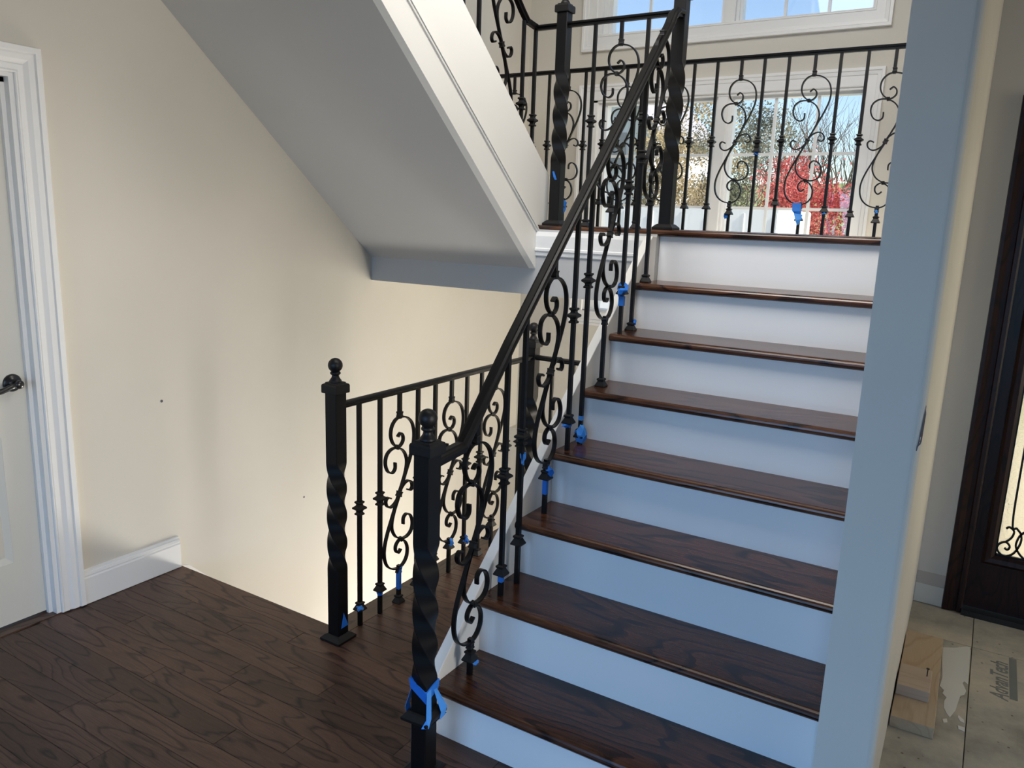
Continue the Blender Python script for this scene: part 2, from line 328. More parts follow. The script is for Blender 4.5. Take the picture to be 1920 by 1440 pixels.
# ceilings and roof
b = MB(); b.box(XL, 4.35, -4.05, -.08, 2.6, 2.88); b.box(XR0, 4.35, -.08, YD + .16, 2.6, 2.88)
struct(b.build('ceiling', M['slate'] if 'slate' in M else M['bounce_cut']), 'flat ceiling over the hall and foyer')  # darkened to keep bounce light off the wall end
b = MB(); b.box(XL - .6, 3.2, -1.3, 3.95, ZTOP, ZTOP + .2)
struct(b.build('roof', M['ceil']), 'flat roof over the stair hall')  # overhang widened to keep the sun out of the added upper opening
b = MB(); b.box(XR0 - .002, XR1, -.2, YP, 2.88, ZTOP); b.box(XL, -.57, -.23, -.08, 2.88, ZTOP); b.box(.97, XR0, -.23, -.08, 2.88, ZTOP); b.box(-.57, .97, -.23, -.08, 2.88, 3.15); b.box(-.57, .97, -.23, -.08, 4.6, ZTOP)
struct(b.build('wall_upper', M['wall']), 'upper storey wall over the stair hall')  # opening added for the fill light over the stairs
b = MB(); b.box(XL - .15, XR1, -.3, YB + .2, -2.95, -2.8); struct(b.build('floor_basement', M['osb']), 'basement floor below the stairwell')
b = MB(); b.box(XL, -.72, .15, .30, -2.8, -.30); b.box(XR0, XR1, -.3, YP + .1, -2.8, -.3); b.box(-.02, XR0, .1, .25, -2.8, -.3)
struct(b.build('wall_basement', M['wall']), 'basement walls under the hall floor')

# ------------------------------------------------------------------ floor: oak planks along X
OX = -.72; OY = .300; SY = 1.70          # stairwell opening edges, end of the strip beside the stairs
b = MB(); b.box(XL, 1.11, -4.05, OY - .005, -.30, -.019); b.box(OX + .005, -.02, OY - .005, SY - .005, -.30, -.019); b.box(-.02, 1.11, OY - .005, SY - .005, -.3, -.019)
fl = struct(b.build('floor', M['floor']), 'dark stained oak floor of the hall')
b = MB(); b.box(XL, 1.11, -4.0, -1.665, -.019, 0); o = b.build('plank_field', M['floor'], fl)
PW = .0865
def plank(x0, x1, y0, y1, m=None, name='plank'):
    cx, cy = (x0 + x1) / 2, (y0 + y1) / 2; q = MB(); e = .0012
    hx, hy = (x1 - x0) / 2 - .0004, (y1 - y0) / 2 - .0003
    v = [(-hx, -hy, -.018), (hx, -hy, -.018), (hx, hy, -.018), (-hx, hy, -.018), (-hx, -hy, -e), (hx, -hy, -e), (hx, hy, -e), (-hx, hy, -e),
         (-hx + e, -hy + e, 0), (hx - e, -hy + e, 0), (hx - e, hy - e, 0), (-hx + e, hy - e, 0)]
    f = [(0, 3, 2, 1)] + [(i, (i + 1) % 4, 4 + (i + 1) % 4, 4 + i) for i in range(4)] + [(4 + i, 4 + (i + 1) % 4, 8 + (i + 1) % 4, 8 + i) for i in range(4)] + [(8, 9, 10, 11)]
    q.add(v, f); return q.build(name, m or M['floor'], fl, loc=(cx, cy, random.uniform(-.0004, 0)))
y = -.282 + PW * 5
rows = []
while y > -1.66: rows.append(y); y -= PW
top = OY - .083
plank(XL, OX + .083, top, OY + .012, M['floor'], 'nosing_board')
plank(OX - .012, OX + .083, OY + .012, SY, M['floor_y'], 'nosing_board')
y1 = top
k = 0
while y1 > -1.66:
    y0 = y1 - PW
    x = XL - random.uniform(.0, .9)
    while x < 1.10:
        L_ = random.uniform(.55, 1.35); a, c = max(x, XL), min(x + L_, 1.11)
        if c - a > .02: plank(a, c, y0, y1)
        x += L_
    y1 = y0; k += 1
y0 = OY - .083
while y0 < SY - .01:
    ye = min(y0 + PW, SY)
    if y0 < OY - .08: plank(OX + .083, .02, y0, ye)
    else: plank(OX + .083, -.03, y0, ye)
    y0 = ye
plank(.02, 1.11, OY - .083, OY - .083 + .08)

# foyer subfloor sheets
b = MB(); b.box(1.11, 4.35, -4.05, YD + .16, -.30, -.019)
sf = struct(b.build('floor_foyer', M['osb']), 'bare weathered subfloor of the foyer')
for x0, x1, ya, yb in ((1.11, 1.3835, .2, 1.606), (1.3865, 2.6, .2, 1.606), (1.11, 1.3835, 1.609, YD), (1.3865, 2.6, 1.609, YD), (1.11, 1.3835, -2.2, .197), (1.3865, 2.6, -2.2, .197), (2.603, 4.2, -2.2, YD), (1.11, 4.2, -4.0, -2.203)):
    q = MB(); q.box(-(x1 - x0) / 2, (x1 - x0) / 2, -(yb - ya) / 2, (yb - ya) / 2, -.018, 0); q.build('subfloor_sheet', M['osb'], sf, loc=((x0 + x1) / 2, (ya + yb) / 2, 0), bevel=.001)
def smear(pts):
    q = MB(); q.prism(pts, 'z', -.001, .0012); return q.build('plaster_smear', M['plaster'], sf)
smear([(1.289, 1.535), (1.33, 1.56), (1.37, 1.600), (1.380, 1.598), (1.382, 1.30), (1.370, 1.315), (1.365, 1.30), (1.378, 1.25), (1.374, 1.222), (1.362, 1.205), (1.357, 1.16), (1.352, 1.10), (1.338, 1.045), (1.329, 1.06), (1.318, 1.092), (1.316, 1.14), (1.322, 1.165), (1.308, 1.185), (1.312, 1.21), (1.297, 1.23), (1.302, 1.30), (1.295, 1.40)])
smear([(1.362, 1.075), (1.378, 1.055), (1.380, 1.035), (1.368, 1.04), (1.36, 1.06)])
smear([(1.362, 1.01), (1.382, 1.01), (1.383, .985), (1.365, .99)])
smear([(1.318, 1.02), (1.33, 1.03), (1.333, 1.01), (1.322, 1.0)])
fc = bpy.data.curves.new('stamped_lettering', 'FONT'); fc.body = 'AdvanTech'; fc.size = .078; fc.shear = .25; fc.extrude = .0003; fc.offset = .0012
to = bpy.data.objects.new('stamped_lettering', fc); COL.objects.link(to)
bpy.context.view_layer.update()
dg = bpy.context.evaluated_depsgraph_get(); tm = bpy.data.meshes.new_from_object(to.evaluated_get(dg)); bpy.data.objects.remove(to)
tm.materials.clear(); tm.name = 'stamped_lettering'
o = obj('stamped_lettering', tm, M['stamp'], sf, (1.502, 1.262, .0004), (0, 0, math.pi / 2))
o.scale = (.80, 1.0, 1)
q = MB(); q.box(1.507, 1.531, 1.285, 1.600, -.0005, .0006); q.build('stamped_bar', M['stamp'], sf)

# ------------------------------------------------------------------ lower staircase
st = tag(empty('staircase', (.5, 0, 0)), 'lower flight of seven dark oak treads and white risers up to the landing', 'staircase')
def ch(o, root):          # parent keeping world position
    o.parent = root; o.matrix_parent_inverse = Matrix.Translation(root.location).inverted(); return o
def tread_prof(y0, y1, z, t=.029):
    p = []
    for k in range(9):
        a = math.pi / 2 + k / 8 * math.pi; p.append((y0 + t / 2 + t / 2 * math.cos(a), z - t / 2 + t / 2 * math.sin(a)))
    return p + [(y1, z - t), (y1, z)]
for i in range(1, 8):
    y0 = (i - 1) * G; q = MB(); pr = tread_prof(-.12, .12 + NOS + .004 - (.24 - G), 0)
    q.prism(pr, 'x', -(XR0 - .001) / 2, (XR0 - .001) / 2)
    o = q.build('tread', M['tread'], st, loc=(XR0 / 2 - .5, y0 + .12, ZT(i)))
    for p_ in o.data.polygons: p_.use_smooth = len(p_.vertices) == 4 and False
for i in range(1, 9):
    y0 = (i - 1) * G + NOS; za = 0 if i == 1 else ZT(i - 1); zb = (ZL if i == 8 else ZT(i)) - .029
    q = MB(); q.box(.0005, XR0 - .0005, y0, y0 + .018, za - (.0 if i == 1 else .02), zb); ch(q.build('riser', M['riser']), st)
SK = [(-.055, .105), (.053, .220), (.497, .623), (.941, 1.023), (1.51, 1.505)]
b = MB(); b.prism([(-.055, .0), (.10, 0)] + [(YF - .002, 1.2), (YF - .002, 1.503)] + SK[::-1][0:], 'x', -.036, 0.0)
ch(b.build('skirt_board', M['skirt'], bevel=.003), st)
b = MB(); b.prism([(.02, 0), (YF, 0), (YF, 1.2), (1.45, 1.40), (.02, .12)], 'x', -.030, -.004); ch(b.build('stringer_wall', M['wall']), st)

# ------------------------------------------------------------------ landing
ld = tag(empty('stair_landing', (-.3, 2.1, 1.2)), 'half landing with dark oak nosing and grey underside fascia below the windows', 'landing')
LYE = 2.70
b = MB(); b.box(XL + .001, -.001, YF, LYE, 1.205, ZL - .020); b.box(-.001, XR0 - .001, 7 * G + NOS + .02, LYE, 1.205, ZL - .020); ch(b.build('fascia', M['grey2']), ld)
y0 = YN + .09; k = 0
while y0 < LYE - .01:
    ye = min(y0 + .0865, LYE); x = XL + .002
    while x < XR0 - .01:
        xe = min(x + random.uniform(.7, 1.4), XR0 - .002); q = MB(); q.box(x + .0004, xe - .0004, y0 + .0003, ye - .0003, ZL - .02, ZL); ch(q.build('plank', M['floor']), ld); x = xe
    y0 = ye
q = MB(); q.prism([(a, z_) for a, z_ in tread_prof(YN, YN + .09, ZL)], 'x', XF + .001, XR0 - .001); ch(q.build('nosing_board', M['tread']), ld)
q = MB(); q.prism([(YF, ZL - .030), (YF - .006, ZL - .030), (YF - .012, ZL - .05), (YF - .012, ZL - .105), (YF - .016, ZL - .108), (YF - .016, ZL - .118), (YF - .010, ZL - .124), (YF - .008, ZL - .14), (YF, ZL - .145)][::-1], 'x', XF + .001, -.037); ch(q.build('crown_moulding', M['white']), ld)

# ------------------------------------------------------------------ upper flight (seen from below) and basement flight
uf = tag(empty('upper_staircase', (-1.1, .8, 2.0)), 'upper flight seen from below, grey sloping soffit and off-white skirt with bead moulding', 'staircase')
def zs(y): return 1.330 + .838 * (YF - y)
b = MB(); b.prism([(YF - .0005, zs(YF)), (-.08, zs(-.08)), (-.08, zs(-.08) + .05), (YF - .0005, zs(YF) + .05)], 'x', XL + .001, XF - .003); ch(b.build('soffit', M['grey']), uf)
def zt(y): return 1.829 + .82 * (1.575 - y)
b = MB(); b.prism([(YF - .001, zs(YF) - .001), (-.08, zs(-.08) - .001), (-.08, zt(-.08)), (1.655, zt(1.655)), (1.655, ZL + .001), (YF - .001, ZL + .001)], 'x', XF - .035, XF); ch(b.build('skirt_board', M['skirt']), uf)
def zb_(y): return 1.525 + .8145 * (YF - y)
for d0, d1, tk in ((0, .010, .006), (.012, .020, .010), (.022, .030, .006)):
    q = MB(); q.prism([(YF + .004, zb_(YF) + d0 - .03), (-.08, zb_(-.08) + d0 - .03), (-.08, zb_(-.08) + d1 - .03), (YF + .004, zb_(YF) + d1 - .03)], 'x', XF - .001, XF + tk); ch(q.build('bead_moulding', M['skirt']), uf)
for i in range(1, 8):
    yy = 1.66 - (i - 1) * .224; zz = ZL + i * .19
    q = MB(); q.box(XL + .002, XF - .037, yy - .25, yy + .02, zz - .028, zz); ch(q.build('tread', M['tread']), uf)
    q = MB(); q.box(XL + .002, XF - .037, yy - .02, yy, zz - .19, zz - .028); ch(q.build('riser', M['riser']), uf)
bs = tag(empty('basement_staircase', (-1.17, .4, -.5)), 'flight descending into the stairwell under the upper stairs', 'staircase')
for i in range(1, 13):
    yy = OY + .012 + (i - 1) * .215; zz = -.2 * i
    q = MB(); q.box(XL + .002, OX - .004, yy - .01, yy + .235, zz - .028, zz); ch(q.build('tread', M['tread']), bs)
    q = MB(); q.box(XL + .002, OX - .004, yy - .008, yy + .008, zz, zz + .18 - (.03 if i == 1 else .01)); ch(q.build('riser', M['riser']), bs)

q = MB(); q.prism([(OY + .013, -.30), (OY + .013, .0), (OY + .05, -.012), (YB - .1, -2.63), (YB - .1, -2.79), (OY + 2.6, -2.79)], 'x', XL + .0005, XL + .0018); ch(q.build('skirt_board', M['white']), bs)
# ------------------------------------------------------------------ iron work
IR, IR2 = M['iron'], M['iron2']
MC = {}                                   # shared meshes
def cached(key, fn):
    if key not in MC: MC[key] = fn()
    return MC[key]
def knuckle_mesh():
    q = MB(); q.lathe([(.0072, -.027), (.0125, -.027), (.014, -.022), (.009, -.016), (.010, -.010), (.0195, -.003), (.0195, .003), (.010, .010), (.009, .016), (.014, .022), (.0125, .027), (.0072, .027)], sq=True)
    return mesh('knuckle', q.v, q.f)
def shoe_mesh():
    q = MB(); q.lathe([(.0065, 0), (.0185, 0), (.0195, .004), (.0105, .022), (.0135, .026), (.0135, .031), (.0085, .034), (.0065, .034)], sq=True)
    return mesh('shoe', q.v, q.f)
def collar_mesh():
    q = MB(); q.lathe([(.006, -.011), (.0095, -.011), (.0105, -.008), (.009, -.004), (.009, .004), (.0105, .008), (.0095, .011), (.006, .011)], sq=True)
    return mesh('collar', q.v, q.f)
def band_mesh():
    q = MB(); q.lathe([(.0062, -.006), (.0085, -.006), (.0092, -.003), (.0078, 0), (.0092, .003), (.0085, .006), (.0062, .006)], sq=True)
    return mesh('band', q.v, q.f)
MAIN = [(-.011, .238), (.005, .25), (.020, .236), (.020, .214), (.002, .198), (-.018, .200), (-.041, .219), (-.053, .25), (-.048, .284), (-.025, .309), (.006, .315), (.044, .306), (.075, .279), (.089, .239), (.087, .194), (.070, .144), (.045, .092), (.021, .045), (.002, 0)]
INNER = [(-.026, .136), (-.027, .110), (-.045, .098), (-.070, .111), (-.084, .144), (-.077, .177), (-.050, .195), (-.013, .194), (.022, .174), (.042, .141), (.044, .107), (.029, .060), (-.002, 0)]
CURL = [(.0, -.004), (.010, .018), (.032, .036), (.056, .041), (.075, .029), (.081, .009), (.070, -.003), (.052, .004)]
def rot180(p): return [(-a, -c) for a, c in p]
def s_mesh(half):
    full = half + rot180(half)[::-1][1:]
    q = ribbon(spline(full, 5)); return mesh('scroll', q.v, q.f)
def curl_mesh():
    q = ribbon(spline(CURL, 5)); return mesh('curl', q.v, q.f)
def bar(z0, z1, w=.0071):
    q = MB(); q.lathe([(w, z0), (w, z1)], sq=True); return q
def straight_baluster(root, x, y, z0, z1, rz, zk, zs_, name='baluster', knuckle2=None):
    o = bar(0, z1 - z0).build(name, IR, root); o.location = Vector((x, y, z0)) - root.location; o.rotation_euler = (0, 0, rz)
    for zz in ([zk] if knuckle2 is None else [zk, knuckle2]): obj('knuckle', cached('k', knuckle_mesh), IR2, o, (0, 0, zz - z0))
    if zs_ is not None: obj('shoe', cached('s', shoe_mesh), IR2, o, (0, 0, zs_ - z0))
    return o
def scroll_baluster(root, x, y, z0, z1, rz, zc, zs_):
    q = bar(0, zc - z0 - .305)
    o = q.build('scroll_baluster', IR, root); o.location = Vector((x, y, z0)) - root.location; o.rotation_euler = (0, 0, rz)
    c = zc - z0; bar(c + .31, z1 - z0).build('upper_bar', IR, o)
    obj('scroll', cached('m', lambda: s_mesh(MAIN)), IR, o, (0, 0, c)); obj('scroll', cached('i', lambda: s_mesh(INNER)), IR, o, (0, 0, c))
    obj('curl', cached('c', curl_mesh), IR, o, (0, 0, c)); obj('curl', cached('c', curl_mesh), IR, o, (0, 0, c), (0, math.pi, 0))
    obj('collar', cached('cl', collar_mesh), IR2, o, (0, 0, c), (0, .42, 0)); obj('collar', cached('cl', collar_mesh), IR2, o, (0.001, 0, c + .327)); obj('collar', cached('cl', collar_mesh), IR2, o, (-.001, 0, c - .327))
    obj('band', cached('b', band_mesh), IR2, o, (-.012, 0, c + .196), (0, math.pi / 2, 0)); obj('band', cached('b', band_mesh), IR2, o, (.012, 0, c - .196), (0, math.pi / 2, 0))
    if zs_ is not None: obj('shoe', cached('s', shoe_mesh), IR2, o, (0, 0, zs_ - z0))
    return o
RAIL = [(-.010, -.011), (.010, -.011), (.011, -.003), (.017, .001), (.018, .006), (.014, .010), (.006, .0125), (-.006, .0125), (-.014, .010), (-.018, .006), (-.017, .001), (-.011, -.003)]
HRAIL = [(-.012, -.017), (.012, -.017), (.013, -.008), (.021, -.003), (.023, .004), (.019, .011), (.011, .013), (.009, .017), (-.009, .017), (-.011, .013), (-.019, .011), (-.023, .004), (-.021, -.003), (-.013, -.008)]
def newel(x, y, z0, label, collar_z=0.0, tilt=0):
    t = tag(empty('newel_post', (x, y, z0)), label, 'newel post', 'twisted black newel posts')
    w = .0265; v = []; n = 0; zz = [0, .27]; tw = []
    steps = 60
    for k in range(steps + 1): tw.append((.275 + (.69 - .275) * k / steps, -2 * math.pi * (k / steps)))
    lv = [(0, 0)] + tw + [(.955, -2 * math.pi)]
    rings = []
    c = .0022
    sect = [(w, -w + c), (w, w - c), (w - c, w), (-w + c, w), (-w, w - c), (-w, -w + c), (-w + c, -w), (w - c, -w)]
    for z_, a in lv:
        rings.append([(p[0] * math.cos(a) - p[1] * math.sin(a), p[0] * math.sin(a) + p[1] * math.cos(a), z_) for p in sect])
    vv = [p for r_ in rings for p in r_]; m = len(sect); f = []
    for j in range(len(rings) - 1):
        for i in range(m): f.append((j * m + i, j * m + (i + 1) % m, (j + 1) * m + (i + 1) % m, (j + 1) * m + i))
    q = MB(); q.add(vv, f); po = q.build('post', IR, t, True); po.data.set_sharp_from_angle(angle=math.radians(28))
    q = MB(); q.lathe([(.0265, .940), (.0335, .940), (.0345, .944), (.0345, .966), (.0325, .971), (.026, .974), (.024, .978), (.010, .979)], sq=True); cp = q.build('cap', IR2, t)
    q = MB(); q.lathe([(.022, .976), (.022, .982), (.0195, .986), (.014, .994), (.0125, 1.0), (.013, 1.003), (.0175, 1.006), (.0185, 1.010), (.016, 1.014), (.012, 1.017)], 24); q.build('neck', IR2, cp, smooth=True)
    q = MB(); pr = [(max(.001, .0255 * math.sin(math.pi * k / 16)), 1.037 - .0255 * math.cos(math.pi * k / 16)) for k in range(17)]; q.lathe(pr, 28); q.build('ball_finial', IR2, cp, smooth=True)
    q = MB(); q.lathe([(.027, 0), (.046, 0), (.047, .004), (.047, .010), (.034, .022), (.0285, .025), (.027, .025)], sq=True); q.build('base_collar', IR2, t, loc=(0, 0, collar_z), rot=(tilt, -tilt * .6, 0))
    return t
N1 = (-.635, .26, 0); N2 = (.062, -.118, 0); N3 = (-.635, 1.63, 0); N4 = (-.547, 1.64, ZL); N5 = (.005, 1.64, ZL)
newel(*N1, 'black twisted newel post at the corner of the stairwell opening, ball on top')
n2 = newel(*N2, 'nearest black twisted newel post, its loose collar held up by blue tape', .17, .10)
q = MB(); q.lathe([(.001, 0), (.046, 0), (.047, .003), (.040, .006), (.001, .006)], sq=True); q.build('floor_plate', IR2, n2)
newel(*N3, 'far black twisted newel post under the landing at the end of the stairwell railing')
newel(*N4, 'black twisted newel post on the landing beside the off-white skirt')
newel(*N5, 'black twisted newel post at the top of the lower handrail')

# stairwell railing along Y
r1 = tag(empty('stairwell_railing', (-.635, .95, 0)), 'straight black iron railing along the open stairwell, left of the stairs', 'railing')
q = MB(); q.sweep(RAIL, [(-.635, N1[1] + .02, .890), (-.635, N3[1] - .02, .890)]); ch(q.build('handrail', IR), r1)
PI2 = math.pi / 2
zsh = [.065, .098, .0, .03, .10, .115, .10, .0, .11, .0, .0]
for k in range(11):
    y = .378 + .1145 * k
    if k % 3 == 2: scroll_baluster(r1, -.635, y, 0, .881, PI2, .468, zsh[k])
    else: straight_baluster(r1, -.635, y, 0, .881, PI2, .478 + (.004 if k % 2 else 0), zsh[k])
r2 = tag(empty('return_railing', (-.3, 1.63, 0)), 'short black railing under the landing, running from the far newel post to the stairs', 'railing')
q = MB(); q.sweep(RAIL, [(N3[0] + .02, 1.63, .890), (-.037, 1.63, .890)]); ch(q.build('handrail', IR), r2)
for k, x in enumerate((-.52, -.405, -.29, -.175)):
    if k == 2: scroll_baluster(r2, x, 1.63, 0, .881, 0, .468, 0)
    else: straight_baluster(r2, x, 1.63, 0, .881, 0, .478, 0)

# lower-flight handrail
def xb(y): return .058 - .028 * y
HP = [(-.095, .912), (.045, .921), (.085, .960), (.298, 1.183), (1.30, 2.156), (1.485, 2.335), (1.525, 2.385), (1.56, 2.405), (1.615, 2.412)]
def hz(y):
    for (a, za), (c, zc) in zip(HP, HP[1:]):
        if y <= c: return za + (zc - za) * (y - a) / (c - a)
    return HP[-1][1]
hr = tag(empty('stair_railing', (.05, .75, .9)), 'black iron railing with wide moulded handrail climbing the lower flight', 'railing')
q = MB(); q.sweep(HRAIL, [(xb(y), y, z) for y, z in HP]); ch(q.build('handrail', IR), hr)
def top(y): return hz(y) - .012
scroll_baluster(hr, xb(.115), .118, ZT(1), top(.118), PI2, .600, .222)
straight_baluster(hr, xb(.29), .291, ZT(2), top(.291), PI2, .767, .437)
straight_baluster(hr, xb(.395), .396, ZT(2), top(.396), PI2, .872, .503)
scroll_baluster(hr, xb(.575), .575, ZT(3), top(.575), PI2, 1.056, .68)
straight_baluster(hr, xb(.735), .735, ZT(4), top(.735), PI2, 1.233, .845)
straight_baluster(hr, xb(.841), .841, ZT(4), top(.841), PI2, 1.349, .77)
scroll_baluster(hr, xb(1.012), 1.010, ZT(5), top(1.010), PI2, 1.512, ZT(5))
straight_baluster(hr, xb(1.165), 1.166, ZT(6), top(1.166), PI2, 1.688, 1.28)
straight_baluster(hr, xb(1.283), 1.283, ZT(6), top(1.283), PI2, 1.810, ZT(6))
scroll_baluster(hr, xb(1.40), 1.415, ZT(7), top(1.415), PI2, 1.966, ZT(7))

# landing railings
ZR = 2.422
nr = tag(empty('gap_railing', (-.27, 1.64, ZL)), 'short black railing between the two newel posts on the landing edge', 'railing')
q = MB(); q.sweep(RAIL, [(N4[0] + .02, 1.64, ZR), (N5[0] - .02, 1.64, ZR)]); ch(q.build('handrail', IR), nr)
straight_baluster(nr, -.388, 1.64, ZL, 2.414, 0, 2.002, ZL); scroll_baluster(nr, -.262, 1.64, ZL, 2.414, 0, 2.002, 1.60); straight_baluster(nr, -.138, 1.64, ZL, 2.414, 0, 2.002, ZL)
fr = tag(empty('landing_railing', (-.3, 2.62, ZL)), 'long black iron railing with scrolls along the far edge of the landing, before the windows', 'railing')
q = MB(); q.sweep(RAIL, [(XL + .003, 2.62, ZR), (XR0 - .003, 2.62, ZR)]); ch(q.build('handrail', IR), fr)
far = [('s', -1.41, 2.0, 1.62), ('b', -1.275, 2.0, 1.66), ('b', -1.165, 2.005, 1.66), ('s', -1.035, 2.0, 1.64), ('b', -.922, 2.0, 1.645), ('b', -.797, 2.005, 1.66), ('s', -.66, 2.0, 1.64), ('b', -.565, 2.0, 1.66), ('b', -.475, 2.0, 1.66),
       ('s', -.380, 2.0, 1.63), ('b', -.268, 2.005, 1.648), ('b', -.142, 2.005, 1.648), ('s', -.014, 2.0, 1.622), ('b', .105, 1.998, 1.945), ('b', .227, 2.001, 1.675), ('s', .355, 1.999, 1.60), ('b', .475, 2.007, 1.645), ('b', .600, 2.0, 1.625), ('s', .722, 1.99, 1.60), ('b', .845, 2.0, 1.62), ('b', .965, 2.0, 1.62)]
for t_, x, zc, zsx in far:
    if t_ == 's': scroll_baluster(fr, x, 2.62, ZL, 2.414, 0, zc, zsx)
    else: straight_baluster(fr, x, 2.62, ZL, 2.414, 0, zc, zsx)
# upper-flight railing
ur = tag(empty('upper_railing', (-.69, 1.2, ZL)), 'black railing rising along the upper flight behind the off-white skirt', 'railing')
q = MB(); q.sweep(RAIL, [(N4[0] - .02, 1.64, ZR), (-.69, 1.64, ZR)]); ch(q.build('handrail', IR), ur)
UP = [(1.652, ZR), (1.545, ZR + .012), (1.50, ZR + .045), (.0, ZR + .045 + 1.5 * .84)]
q = MB(); q.sweep(RAIL, [(-.69, y, z) for y, z in UP]); ch(q.build('handrail', IR), ur)
def uz(y): return ZR if y > 1.545 else ZR + .04 + (1.50 - y) * .84
for t_, y, zc, zbase in (('b', 1.632, 2.015, ZL), ('b', 1.526, 2.075, ZL + .19), ('s', 1.345, 2.294, ZL + .38), ('b', 1.165, 2.6, ZL + .57), ('b', 1.05, 2.7, ZL + .57), ('s', .93, 2.68, ZL + .76)):
    if t_ == 's': scroll_baluster(ur, -.69, y, zbase, uz(y) - .01, PI2 * (-1), zc, zbase)
    else: straight_baluster(ur, -.69, y, zbase, uz(y) - .01, PI2, zc, zbase)

# ------------------------------------------------------------------ blue tape
def crumple(loc, sx, sy, sz, label, m='tape', seed=0):
    rnd = random.Random(seed); bm = bmesh.new(); bmesh.ops.create_icosphere(bm, subdivisions=2, radius=1)
    for v in bm.verts:
        k = rnd.uniform(.55, 1.3); v.co *= k; v.co.x *= sx; v.co.y *= sy; v.co.z *= sz
    me = bpy.data.meshes.new('painters_tape'); bm.to_mesh(me); bm.free()
    o = obj('painters_tape', me, M[m], None, loc); return tag(o, label, 'tape', 'scraps of blue painters tape')
def flap(pts, label, m='tape', th=.0012):
    """thin folded sheet through a strip of paired 3D points"""
    v = [Vector(p) for p in pts]; q = MB(); n = len(v) // 2
    nrm = (v[1] - v[0]).cross(v[2] - v[0]).normalized() * th
    vv = v + [p + nrm for p in v]; k = 2 * n; f = []
    for i in range(n - 1):
        a, b_, c, d = 2 * i, 2 * i + 1, 2 * i + 3, 2 * i + 2
        f += [(a, b_, c, d), (a + k, d + k, c + k, b_ + k), (a, d, d + k, a + k), (b_, b_ + k, c + k, c)]
    f += [(0, k, k + 1, 1), (2 * n - 2, 2 * n - 1, k + 2 * n - 1, k + 2 * n - 2)]
    q.add(vv, f); return q.build('painters_tape', M[m])
def ring(x, y, z0, z1, w=.0075, skew=0.0, m='tape'):
    q = MB(); w2 = w * 1.04
    q.add([(x - w2, y - w2, z0), (x + w2, y - w2, z0 + skew), (x + w2, y + w2, z0), (x - w2, y + w2, z0 - skew), (x - w2, y - w2, z1), (x + w2, y - w2, z1 - skew), (x + w2, y + w2, z1), (x - w2, y + w2, z1 + skew)],
          [(0, 1, 5, 4), (1, 2, 6, 5), (2, 3, 7, 6), (3, 0, 4, 7), (0, 3, 2, 1), (4, 5, 6, 7)]); return q
# front newel: wrap plus strips down to the loose collar
nt_ = tag(empty('painters_tape', (N2[0], N2[1], .19)), 'long strips of blue tape tying the loose collar to the nearest newel post', 'tape', 'scraps of blue painters tape')
x, y = N2[0], N2[1]; e = .028
q = MB(); q.add([(x - e, y - e, .262), (x + e, y - e, .228), (x + e, y + e, .250), (x - e, y + e, .272), (x - e - .004, y - e - .002, .290), (x + e, y - e - .001, .262), (x + e + .004, y + e, .280), (x - e, y + e, .295)], [(0, 1, 5, 4), (1, 2, 6, 5), (2, 3, 7, 6), (3, 0, 4, 7), (0, 3, 2, 1), (4, 5, 6, 7)]); ch(q.build('tape_wrap', M['tape']), nt_)
for pts in ([(x + e + .001, y - e + .002, .262), (x + e + .001, y - .006, .268), (x + .044, y - .046, .196), (x + .046, y - .026, .190), (x + .030, y - .050, .166), (x + .048, y - .04, .168)],
            [(x + e + .001, y + .004, .262), (x + e + .001, y + .02, .255), (x + .050, y + .014, .190), (x + .051, y + .040, .196), (x + .048, y + .01, .168), (x + .048, y + .034, .170)],
            [(x - e - .001, y - .01, .275), (x - e - .001, y + .012, .278), (x - .048, y - .025, .192), (x - .050, y - .002, .194), (x - .046, y - .02, .170), (x - .046, y + .0, .170)]):
    o = flap(pts, '', 'tape_light'); o.name = 'tape_strip'; ch(o, nt_)
q = MB(); q.add([(x - .03, y - .03, .160), (x + .03, y - .03, .152), (x + .03, y + .03, .156), (x - .03, y + .03, .162), (x - .046, y - .046, .172), (x + .044, y - .044, .166), (x + .046, y + .046, .170), (x - .046, y + .046, .174)], [(0, 1, 5, 4), (1, 2, 6, 5), (2, 3, 7, 6), (3, 0, 4, 7)]); ch(q.build('tape_wrap', M['tape']), nt_)
